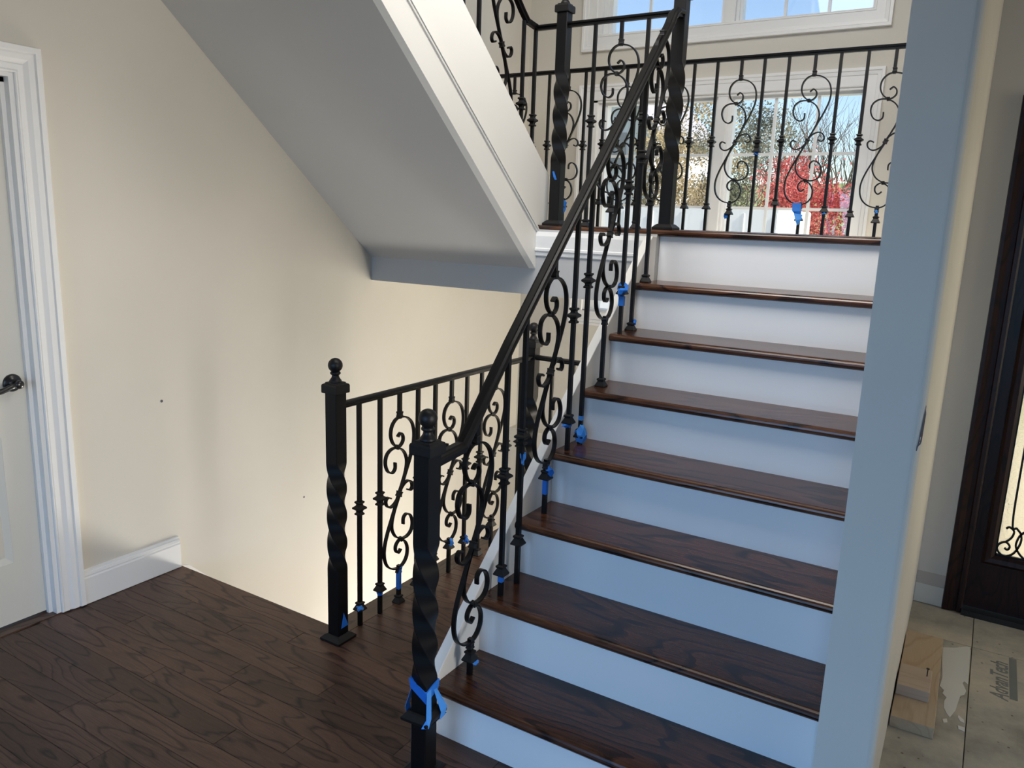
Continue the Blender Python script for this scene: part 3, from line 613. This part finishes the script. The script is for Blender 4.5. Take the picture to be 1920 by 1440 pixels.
TL = [  # x, y, z, sizes, label
    (xb(.13) + .012, .128, .214, .009, .009, .008, 'small blue tape wad under the collar of the lowest scroll baluster'),
    (xb(.575) + .010, .580, .705, .012, .012, .020, 'crumpled blue tape beside the raised collar above the third tread'),
    (xb(.735) - .004, .728, .838, .016, .016, .008, 'blue tape under the collar of the front baluster on the fourth tread'),
    (xb(.841), .841, .782, .021, .021, .030, 'large crumpled blue tape ball at the foot of the rear baluster on the fourth tread'),
    (xb(1.166), 1.166, 1.298, .019, .019, .026, 'crumpled blue tape ball round the baluster collar on the sixth tread'),
    (xb(1.283) + .012, 1.29, 1.158, .007, .007, .010, 'tiny blue tape scrap on the base shoe at the back of the sixth tread'),
    (-.626, .370, .078, .012, .014, .010, 'blue tape over the lowered collar nearest the stairwell corner post'),
    (-.632, .488, .090, .010, .012, .010, 'blue tape below the second collar of the stairwell railing'),
    (-.628, .836, .098, .010, .013, .013, 'blue tape on a collar partly hidden behind the nearest newel post'),
    (-.628, .955, .140, .010, .014, .022, 'blue tape on the middle scroll of the stairwell railing'),
    (-.627, 1.068, .115, .011, .015, .020, 'blue tape on the collar right of the middle scroll, stairwell railing'),
    (-.024, 2.614, 1.615, .010, .006, .014, 'pale blue tape tail under the scroll left of the big tape, landing railing'),
    (.477, 2.612, 1.640, .012, .010, .008, 'blue tape under the collar right of the large tape piece on the landing railing'),
    (.105, 2.612, 1.938, .013, .010, .006, 'thin blue tape under the doubled collar halfway up a landing baluster'),
    (-1.030, 2.612, 1.648, .020, .010, .032, 'blue tape on the landing railing just right of the newel post by the skirt'),
    (.722, 2.612, 1.655, .006, .008, .010, 'tiny blue tape scrap on the rightmost landing scroll'),
]
for i, (x, y, z, a, b_, c, lb) in enumerate(TL): crumple((x, y, z), a * 1.2, b_ * 1.2, c * 1.15, lb, 'tape' if i % 3 else 'tape_light', 40 + i)
tag(ring(xb(.291), .291, .412, .430).build('painters_tape', M['tape']), 'flat blue tape band under the front collar on the second tread', 'tape', 'scraps of blue painters tape')
tag(crumple((xb(.396) + .004, .398, .800), .010, .012, .028, 'x', 'tape_light', 3), 'crumpled pale blue tape below the knuckle of the rear baluster on the second tread', 'tape', 'scraps of blue painters tape')
tag(ring(xb(.575), .575, .625, .682).build('painters_tape', M['tape']), 'blue tape wrapped round the bar under the raised collar, third tread', 'tape', 'scraps of blue painters tape')
tag(ring(xb(.841), .841, .835, .852, .0072).build('painters_tape', M['tape_light']), 'small blue tape ring above the large tape ball on the fourth tread', 'tape', 'scraps of blue painters tape')
tag(ring(xb(1.166), 1.166, 1.235, 1.272, .0095).build('painters_tape', M['tape']), 'blue tape cuff hanging below the tape ball on the sixth tread', 'tape', 'scraps of blue painters tape')
o = flap([(-.626, .605, .155), (-.626, .622, .158), (-.622, .585, .125), (-.622, .600, .120), (-.618, .578, .085), (-.618, .584, .080)], ''); tag(o, 'torn blue tape tail hanging under the first scroll of the stairwell railing', 'tape', 'scraps of blue painters tape')
tag(ring(-.635, .607, .060, .150).build('painters_tape', M['tape']), 'blue tape wrapped down the bar of the first scroll, stairwell railing', 'tape', 'scraps of blue painters tape')
o = flap([(-.6075, .262, .110), (-.6075, .262, .108), (-.6072, .250, .060), (-.6072, .282, .058), (-.607, .248, .052), (-.607, .284, .054)], ''); tag(o, 'triangle of blue tape on the corner newel post of the stairwell', 'tape', 'scraps of blue painters tape')
o = flap([(-.560, 1.6125, 1.78), (-.552, 1.6125, 1.782), (-.552, 1.610, 1.755), (-.540, 1.610, 1.757), (-.545, 1.612, 1.742), (-.535, 1.612, 1.744)], ''); tag(o, 'sliver of blue tape on the landing newel post beside the skirt', 'tape', 'scraps of blue painters tape')
bt = tag(empty('painters_tape', (.355, 2.60, 1.62)), 'largest blue tape piece, folded round the bottom of a landing scroll before the red tree', 'tape', 'scraps of blue painters tape')
o = flap([(.318, 2.606, 1.690), (.362, 2.606, 1.690), (.322, 2.598, 1.650), (.366, 2.600, 1.648), (.334, 2.606, 1.635), (.366, 2.604, 1.632)], ''); o.name = 'tape_wrap'; ch(o, bt)
o = flap([(.330, 2.604, 1.640), (.372, 2.603, 1.632), (.344, 2.596, 1.60), (.374, 2.600, 1.612), (.352, 2.604, 1.578), (.360, 2.604, 1.580)], '', 'tape_light'); o.name = 'tape_tail'; ch(o, bt)

# ------------------------------------------------------------------ mouldings, doors, windows
CAS = [(0, 0), (0, .010), (.003, .014), (.006, .014), (.008, .010), (.011, .013), (.027, .013), (.028, .010), (.030, .0105), (.045, .018), (.062, .019), (.063, .015), (.066, .016), (.070, .023), (.088, .023), (.090, .020), (.090, 0)]
def casing(path, prof, to3, closed=False, name='casing', m=None, parent=None):
    """profile swept round an opening; path = inner-edge corners (2D), offset outwards, mitred"""
    n = len(path); q = MB(); rings = []
    for i, p in enumerate(path):
        p = Vector(p); a = Vector(path[i - 1]) if (i > 0 or closed) else None; c = Vector(path[(i + 1) % n]) if (i < n - 1 or closed) else None
        d0 = (p - a).normalized() if a is not None else (c - p).normalized(); d1 = (c - p).normalized() if c is not None else d0
        n0 = Vector((-d0.y, d0.x)); n1 = Vector((-d1.y, d1.x)); nn = (n0 + n1).normalized(); k = 1 / max(.2, nn.dot(n0))
        rings.append([to3(p.x + nn.x * u * k, p.y + nn.y * u * k, h) for u, h in prof])
    m_ = len(prof); v = [t for r_ in rings for t in r_]; f = []
    for j in range(n if closed else n - 1):
        j2 = (j + 1) % n
        for i in range(m_): f.append((j * m_ + i, j * m_ + (i + 1) % m_, j2 * m_ + (i + 1) % m_, j2 * m_ + i))
    if not closed: f += [tuple(range(m_)), tuple(range((n - 1) * m_, n * m_))]
    q.add(v, f); return q.build(name, m or M['white'], parent)
# white door in the left wall
d1 = struct(empty('door_1', (XL, -.62, 0)), 'white panelled interior door with black lever, in the left wall')
YJ = -.218
def toL(y, z, h): return (XL + h, y, z)
o = casing([(-1.02, .005), (-1.02, 1.976), (YJ, 1.976), (YJ, .005)], [(u, h) for u, h in CAS], toL, name='casing'); ch(o, d1)
q = MB(); q.box(XL - .13, XL + .002, YJ - .016, YJ + .008, 0.004, 1.985); q.box(XL - .045, XL - .028, YJ - .030, YJ - .016, .004, 1.965); ch(q.build('jamb', M['white']), d1)
q = MB(); q.box(XL - .13, XL + .002, -1.028, -1.004, 0.004, 1.985); ch(q.build('jamb', M['white']), d1)
q = MB(); q.box(XL - .13, XL + .002, -1.004, YJ - .016, 1.961, 1.985); q.box(XL - .045, XL - .028, -1.004, YJ - .016, 1.945, 1.961); ch(q.build('jamb', M['white']), d1)
DY0, DY1, XD = -1.0, YJ - .020, XL - .046
q = MB()
q.box(XD - .038, XD, DY1 - .108, DY1, .012, 1.955); q.box(XD - .038, XD, DY0, DY0 + .108, .012, 1.955)
for za, zb2 in ((.012, .245), (.725, .822), (1.85, 1.955)): q.box(XD - .038, XD, DY0 + .108, DY1 - .108, za, zb2)
dsl = ch(q.build('slab', M['door_white']), d1)
for za, zb2 in ((.245, .725), (.822, 1.85)):
    ya, yb = DY0 + .108, DY1 - .108
    q = MB(); e1, e2 = .022, .05
    def R_(e, x): return [(x, ya + e, za + e), (x, yb - e, za + e), (x, yb - e, zb2 - e), (x, ya + e, zb2 - e)]
    v = R_(0, XD - .001) + R_(e1 * .5, XD - .006) + R_(e1, XD - .012) + R_(e2, XD - .004)
    f = [(k * 4 + i, k * 4 + (i + 1) % 4, k * 4 + 4 + (i + 1) % 4, k * 4 + 4 + i) for k in range(3) for i in range(4)] + [(12, 13, 14, 15)]
    q.add(v, f); o = q.build('panel', M['door_white']); o.parent = d1; o.matrix_parent_inverse = Matrix.Translation(d1.location).inverted()
hl = MB(); hl.lathe([(.032, 0), (.032, .004), (.027, .010), (.016, .013), (.012, .018), (.012, .040), (.015, .043), (.015, .055), (.010, .060), (.001, .061)], 28)
lv = hl.build('lever_handle', M['blackmetal'], None, True); lv.rotation_euler = (0, math.pi / 2, 0); lv.location = (XD, -.292, .917); ch(lv, d1)
q = MB()
for k in range(13):
    pass
pth = [(XD + .049, -.296, .917), (XD + .051, -.32, .912), (XD + .050, -.35, .902), (XD + .047, -.38, .896), (XD + .045, -.41, .895)]
prof = [(.008 * math.cos(2 * math.pi * i / 10), .010 * math.sin(2 * math.pi * i / 10)) for i in range(10)]
q.sweep(prof, pth); o = q.build('lever', M['blackmetal'], None, True); ch(o, d1)
q = MB(); q.box(XL - .13, XL + .004, -1.02, YJ, -.019, .003); ch(q.build('threshold', M['floor_y']), d1)
# baseboard
b = MB(); b.prism([(XL, 0.002), (XL + .016, .002), (XL + .016, .108), (XL + .013, .113), (XL + .013, .117), (XL + .015, .119), (XL + .012, .130), (XL + .008, .132), (XL + .007, .140), (XL, .142)], 'y', YJ + .0905, .302)
struct(b.build('baseboard_left', M['white']), 'white moulded baseboard at the foot of the left wall')
# windows
def toB(x, z, h): return (x, YB - h, z)
def window(name, z0, z1, zm, label, cols=((.03, .27), (-.80, -.565))):
    w = struct(empty(name, (-.3, YB, z0)), label)
    WC = [(0, 0), (0, .012), (.004, .016), (.012, .016), (.013, .012), (.058, .012), (.060, .018), (.078, .020), (.082, .026), (.097, .026), (.098, 0)]
    o = casing([(WX0, z0), (WX0, z1), (WX1, z1), (WX1, z0)], WC, toB, closed=True, name='casing'); ch(o, w)
    q = MB()
    for a, c in ((WX0, WX0 + .03), (WX1 - .006, WX1)): q.box(a, c, YB - .002, YB + .15, z0, z1)
    q.box(WX0, WX1, YB - .002, YB + .15, z1 - .012, z1); q.box(WX0, WX1, YB - .002, YB + .15, z0, z0 + .004); ch(q.build('jamb', M['white']), w)
    q = MB(); q.box(-.300, -.242, YB + .002, YB + .13, z0, z1); q.box(-.318, -.224, YB + .028, YB + .10, z0, z1); ch(q.build('mullion', M['white']), w)
    for (a, c), mu in zip(((-.225, .510), (-1.10, -.318)), cols):
        ga, gc = a + .018, c - .012
        if a < -.5: ga, gc = -1.045, -.334
        else: ga, gc = -.209, .500
        gz0, gz1 = z0 + .012, z1 - .028
        q = MB(); q.box(a, ga, YB + .04, YB + .10, z0, z1); q.box(gc, c, YB + .04, YB + .10, z0, z1); q.box(ga, gc, YB + .04, YB + .10, z0, gz0); q.box(ga, gc, YB + .04, YB + .10, gz1, z1)
        q.box(a - .002, ga - .022, YB + .025, YB + .04, z0, z1)
        sh = ch(q.build('sash', M['vinyl']), w)
        q = MB(); q.box(ga - .004, gc + .004, YB + .068, YB + .074, gz0 - .004, gz1 + .004); pn = q.build('pane', M['glass']); ch(pn, w)
        for x in mu:
            q = MB(); q.box(x - .008, x + .008, YB + .062, YB + .080, gz0, gz1); ch(q.build('muntin', M['vinyl']), w)
        for zq in zm:
            q = MB(); q.box(ga, gc, YB + .063, YB + .079, zq - .008, zq + .008); ch(q.build('muntin', M['vinyl']), w)
    return w
window('window_1', LZ0, LZ1, (1.99, 1.675, 1.36), 'lower pair of white gridded windows behind the landing railing')
window('window_2', UZ0, UZ1, (3.05, 3.36, 3.66), 'upper pair of white gridded windows showing blue sky')
# front door
d2 = struct(empty('door_2', (1.8, YD, 0)), 'dark wooden front door with textured glass and iron scrollwork')
def toD(x, z, h): return (x, YD - h, z)
DC = [(0, 0), (0, .012), (.006, .018), (.020, .018), (.024, .012), (.040, .014), (.060, .022), (.073, .022), (.075, 0)]
o = casing([(DX0 + .002, .004), (DX0 + .002, DZ1 - .002), (DX1 - .002, DZ1 - .002), (DX1 - .002, .004)], DC, toD, name='casing', m=M['dark_door']); ch(o, d2)
yd0, yd1 = YD + .012, YD + .055
gx0, gx1, gz0, gz1 = 1.419, 2.20, .275, 1.88
q = MB(); q.box(DX0 + .003, gx0 - .02, yd0, yd1, .03, DZ1 - .01); q.box(gx1 + .02, DX1 - .003, yd0, yd1, .03, DZ1 - .01); q.box(gx0 - .02, gx1 + .02, yd0, yd1, .03, gz0 - .02); q.box(gx0 - .02, gx1 + .02, yd0, yd1, gz1 + .02, DZ1 - .01); ch(q.build('slab', M['dark_door']), d2)
def toG(x, z, h): return (x, yd0 - h, z)
o = casing([(gx0, gz0), (gx0, gz1), (gx1, gz1), (gx1, gz0)], [(0, -.02), (0, .006), (.012, .014), (.03, .016), (.042, .006), (.044, -.01)], toG, closed=True, name='glass_moulding', m=M['dark_door']); ch(o, d2)
q = MB(); q.box(gx0 - .004, gx1 + .004, yd0 + .018, yd0 + .024, gz0 - .004, gz1 + .004); ch(q.build('pane', M['frost']), d2)
q = MB(); q.box(DX0, DX1, YD - .03, YD + .12, .0005, .024); ch(q.build('threshold', M['blackmetal']), d2)
GI = [([(1.458, .717 + 1.0), (1.4585, .72), (1.462, .427), (1.480, .402), (1.497, .38), (1.5, .345), (1.485, .300), (1.462, .279), (1.44, .281), (1.424, .303), (1.430, .325), (1.450, .337), (1.466, .322), (1.460, .306), (1.449, .311)], 1), ([(1.444, .394), (1.455, .402), (1.472, .388), (1.467, .360), (1.450, .338)], 1), ([(1.535, .42), (1.515, .40), (1.497, .38), (1.488, .355), (1.487, .325), (1.505, .295), (1.53, .279), (1.56, .29), (1.572, .318), (1.555, .337), (1.538, .325)], 1)]
for mirror in (False, True):
    for pts, _ in GI:
        p2 = [((gx0 + gx1) - a if mirror else a, c) for a, c in pts]; q = ribbon(spline(p2, 6), .0075, .008); o = q.build('iron_scroll', IR); o.location = (0, yd0 + .010, 0); ch2 = ch(o, d2)
q = MB(); q.box(gx0, gx0 + .006, yd0 + .004, yd0 + .016, gz0, gz1); q.box(gx1 - .006, gx1, yd0 + .004, yd0 + .016, gz0, gz1); q.box(gx0, gx1, yd0 + .004, yd0 + .016, gz0, gz0 + .006); ch(q.build('iron_frame', IR), d2)

# ------------------------------------------------------------------ loose lumber on the subfloor
def lumber(cx, cy, w, l, z0, z1, label, m='pine'):
    q = MB(); q.box(-w / 2, w / 2, -l / 2, l / 2, 0, z1 - z0)
    return tag(q.build('wood_board', M[m], None, loc=(cx, cy, z0), rot=(0, 0, .0175), bevel=.0015), label, 'board', 'offcuts of pine by the wall')
lumber(1.2305, 1.205, .125, .650, .0005, .0385, 'long pale pine board lying flat on the subfloor against the wall')
lumber(1.2205, 1.098, .098, .153, .0390, .0765, 'short pine offcut lying on top of the longer board', 'pine2')
q = MB(); q.lathe([(.0018, -.002), (.0018, .022), (.002, .024), (.0055, .0275), (.0055, .029), (.001, .0292)], 12); o = q.build('screw', M['blackmetal'], None, loc=(1.255, 1.128, .0765)); tag(o, 'black screw standing in the short pine offcut', 'screw')

# ------------------------------------------------------------------ outside
def leafmat(name, c1, c2, tr=.5):
    m = bpy.data.materials.new(name); m.use_nodes = True; t = m.node_tree; t.nodes.clear(); L = t.links.new
    g = N(m, 'ShaderNodeNewGeometry'); n = N(m, 'ShaderNodeTexNoise'); n.inputs['Scale'].default_value = 1.3; n.inputs['Detail'].default_value = 5; L(g.outputs['Position'], n.inputs['Vector'])
    r = N(m, 'ShaderNodeValToRGB'); r.color_ramp.elements[0].position = .35; r.color_ramp.elements[0].color = (*c1, 1); r.color_ramp.elements[1].position = .65; r.color_ramp.elements[1].color = (*c2, 1); L(n.outputs['Fac'], r.inputs[0])
    d = N(m, 'ShaderNodeBsdfDiffuse'); L(r.outputs[0], d.inputs[0]); tl = N(m, 'ShaderNodeBsdfTranslucent'); L(r.outputs[0], tl.inputs[0])
    mx = N(m, 'ShaderNodeMixShader'); mx.inputs[0].default_value = tr; L(d.outputs[0], mx.inputs[1]); L(tl.outputs[0], mx.inputs[2]); o = N(m, 'ShaderNodeOutputMaterial'); L(mx.outputs[0], o.inputs[0]); return m
M['red'] = leafmat('red_maple_leaf', (.42, .07, .07), (.78, .25, .23)); M['autumn'] = leafmat('autumn_leaf', (.30, .25, .17), (.58, .47, .29)); M['green'] = leafmat('dark_green_leaf', (.10, .11, .09), (.34, .32, .24)); M['lime'] = leafmat('lime_shrub_leaf', (.25, .35, .05), (.45, .5, .12))
M['concrete'] = paint('pale_bounce_slab', (.5, .48, .45), .9, .1, 20, .1); M['slate'] = paint('grey_bounce_slab', (.16, .18, .22), .8, .1, 20, .1)
M['bark'] = paint('grey_bark', (.16, .13, .11), .9, .3, 40, .2); M['lawn'] = paint('autumn_lawn', (.22, .26, .10), .95, .3, 20, .25)
M['siding'] = paint('pale_grey_siding', (.62, .62, .66), .7, .05, 20, .04); M['rooftile'] = paint('grey_shingle', (.30, .30, .33), .9, .2, 40, .12); M['trailer'] = paint('white_trailer_skin', (.92, .92, .90), .35, .01, 30, .02)
# terrain: level by the house, rising away
def gz(x, y): return -.35 if y < 9 else -.35 + (y - 9) * .09 + .12 * math.sin(x * .4) * min(1, (y - 9) / 6)
xs = [-60 + 4 * i for i in range(15)] + [-1.79, -.5, 1.2, 1.5, 4.36] + [7 + 4 * i for i in range(14)]; ys = [-40 + 4 * i for i in range(9)] + [-4.06, -1, 2.08, 3.32, 6, 9] + [12 + 3 * i for i in range(24)]
vs = [(x, y, gz(x, y)) for y in ys for x in xs]; nx_ = len(xs)
def inside(x, y): return (-1.79 < x < 1.2 and -4.06 < y < 3.32) or (-1.79 < x < 4.36 and -4.06 < y < 2.08)
fs = [(j * nx_ + i, j * nx_ + i + 1, (j + 1) * nx_ + i + 1, (j + 1) * nx_ + i) for j in range(len(ys) - 1) for i in range(nx_ - 1) if not inside((xs[i] + xs[i + 1]) / 2, (ys[j] + ys[j + 1]) / 2)]
gr = obj('ground', mesh('ground', vs, fs), M['lawn']); struct(gr, 'lawn outside rising away from the house')
b = MB(); b.box(XR1 + .3, 7, YD + .17, YD + 4.5, -.30, -.06); struct(b.build('porch_slab', M['plaster']), 'pale porch slab outside the front door')
b = MB(); b.box(4.5, 14, -9, 8, -.349, -.33); struct(b.build('bounce_slab_side', M['concrete']), 'pale slab added beside the house to bounce sunlight')  # added pale ground, bounces sunlight indoors
b = MB(); b.box(-12, 1.0, 4.2, 11, -.349, -.335); struct(b.build('bounce_slab_front', M['concrete']), 'pale slab added to bounce light onto the trailer')  # added to throw light up onto the trailer
b = MB(); b.box(-8, 4.4, -12, -4.1, -.349, -.33); struct(b.build('bounce_slab_rear', M['slate']), 'grey slab added behind the house to cut green bounce')  # added to keep green lawn bounce out of the hall
def tree(name, x, y, h, rad, m, n, leaf, label, trunk_h=.4, branches=16, clusters=26, squash=.8, seed=1, cat='tree', base=None):
    rnd = random.Random(seed); z0 = gz(x, y) if base is None else base
    t = tag(empty(name, (x, y, z0)), label, cat)
    q = MB(); tips = []
    def limb(p, d, L, r0, depth):
        pts = [p]; dd = d
        for k in range(4):
            dd = (dd + Vector((rnd.uniform(-.2, .2), rnd.uniform(-.2, .2), rnd.uniform(-.05, .18)))).normalized(); pts.append(pts[-1] + dd * L / 4)
        for k in range(4):
            ra, rb = r0 * (1 - k / 4 * .7), r0 * (1 - (k + 1) / 4 * .7); a, b_ = pts[k], pts[k + 1]; u = (b_ - a).normalized(); s_ = u.orthogonal().normalized(); w_ = u.cross(s_)
            v = [a + (s_ * math.cos(i * math.pi / 2) + w_ * math.sin(i * math.pi / 2)) * ra for i in range(4)] + [b_ + (s_ * math.cos(i * math.pi / 2) + w_ * math.sin(i * math.pi / 2)) * rb for i in range(4)]
            q.add(v, [(i, (i + 1) % 4, 4 + (i + 1) % 4, 4 + i) for i in range(4)])
        tips.append(pts[-1])
        if depth > 0:
            for k in range(3 if depth > 1 else 4):
                i = rnd.choice((2, 3, 4)); nd = (dd + Vector((rnd.uniform(-1, 1), rnd.uniform(-1, 1), rnd.uniform(-.1, .7))) * .8).normalized(); limb(pts[i], nd, L * rnd.uniform(.5, .75), r0 * .4, depth - 1)
    limb(Vector((0, 0, -.1)), Vector((0, 0, 1)), h * trunk_h + .2, max(.05, h * .022), 0)
    base_p = Vector((0, 0, h * trunk_h * .9))
    for k in range(branches):
        a = k * 2.4; limb(base_p * rnd.uniform(.6, 1.05), Vector((math.cos(a), math.sin(a), rnd.uniform(.5, 1.6))).normalized(), rad * rnd.uniform(.7, 1.15), h * .009, 2 if n == 0 else 1)
    q.build('trunk', M['bark'], t)
    if n:
        v = []; f = []; cz = h * trunk_h + (h - h * trunk_h) * .5
        cl = []
        for k in range(clusters):
            d = Vector((rnd.gauss(0, 1), rnd.gauss(0, 1), rnd.gauss(0, 1))).normalized() * rnd.uniform(.25, 1) ** .6
            cl.append((Vector((d.x * rad, d.y * rad, cz + d.z * (h - h * trunk_h) * .5 * 1.05)), rad * rnd.uniform(.22, .42)))
        for k in range(n):
            c, cr = rnd.choice(cl); p = c + Vector((rnd.gauss(0, .5), rnd.gauss(0, .5), rnd.gauss(0, .5) * squash)) * cr
            a = Vector((rnd.uniform(-1, 1), rnd.uniform(-1, 1), rnd.uniform(-1, 1))).normalized(); c2 = a.orthogonal().normalized(); s_ = leaf * rnd.uniform(.6, 1.3); i = len(v)
            v += [p - a * s_, p + c2 * s_ * .6, p + a * s_, p - c2 * s_ * .6]; f.append((i, i + 1, i + 2, i + 3))
        me = bpy.data.meshes.new('foliage'); me.from_pydata([tuple(p) for p in v], [], f); o = obj('foliage', me, m, t); o['kind'] = 'stuff'
    return t
tree('autumn_tree', -5.3, 16, 4.3, 1.3, M['autumn'], 9000, .038, 'tree with yellow and orange autumn leaves behind the left lower window', .22, 10, 30, seed=3)
tree('dark_leafy_tree', -5.3, 21, 4.6, 1.7, M['green'], 9000, .038, 'dark leafy tree behind the middle window frame', .2, 10, 30, seed=5)
tree('bare_tree', -3.7, 26.5, 5.2, 2.3, None, 0, 0, 'bare grey-branched tree against the sky, right half of the lower window', .3, 22, seed=8)
tree('bare_tree', -6.9, 33, 5.4, 2.4, None, 0, 0, 'more distant bare tree behind the dark leafy tree', .3, 20, seed=12)
tree('red_maple', -1.75, 14, 2.7, 1.15, M['red'], 8000, .030, 'bright red maple tree low in the right lower window', .2, 8, 26, seed=4)
tree('red_maple', -3.15, 17.6, 2.8, .95, M['red'], 5000, .030, 'smaller red maple half hidden left of the bright one', .2, 8, 20, seed=9)
tree('lime_shrub', -4.0, 12.5, 1.75, .42, M['lime'], 1800, .05, 'lime green shrub low in the left window', .1, 5, 12, seed=6, cat='shrub')
tree('lime_shrub', -3.0, 12.8, 1.5, .45, M['green'], 1800, .05, 'dark low shrub in front of the trees', .1, 5, 12, seed=16, cat='shrub')
# neighbouring house with a gable
hs = tag(empty('house', (-9.6, 22, gz(-9.6, 22))), 'pale grey gabled house seen through the left window', 'house')
b = MB(); b.prism([(-1.5, -.5), (1.3, -.5), (1.3, 3.6), (0, 5.0), (-1.5, 3.4)], 'y', 0, 6); b.build('wall', M['siding'], hs)
b = MB(); b.prism([(-1.8, 3.0), (-1.8, 3.15), (0, 5.2), (1.5, 3.58), (1.5, 3.4), (0, 5.02)], 'y', -.25, 6.2); b.build('roof', M['rooftile'], hs)
b = MB(); b.box(-.35, .35, -.04, .01, 2.4, 3.5); wn = b.build('window', M['rooftile'], hs)
# white box trailer outside the windows
tr = tag(empty('trailer', (-2.3, 8.6, -.35)), 'plain white box trailer parked outside, low in the lower windows', 'trailer')
b = MB(); b.box(-1.85, 1.15, 0, 1.9, .5, 2.17); b.build('body', M['trailer'], tr, bevel=.02)
for k in range(8):
    b = MB(); xk = -1.80 + k * .415; b.box(xk, xk + .02, -.012, 0, .55, 2.1); b.build('rib', M['vinyl'], tr)
for sx in (-.6, .4):
    b = MB(); b.lathe([(.05, 0), (.30, 0), (.30, .18), (.05, .18)], 24); b.build('wheel', M['blackmetal'], tr, loc=(sx, -.02, .30), rot=(-math.pi / 2, 0, 0))
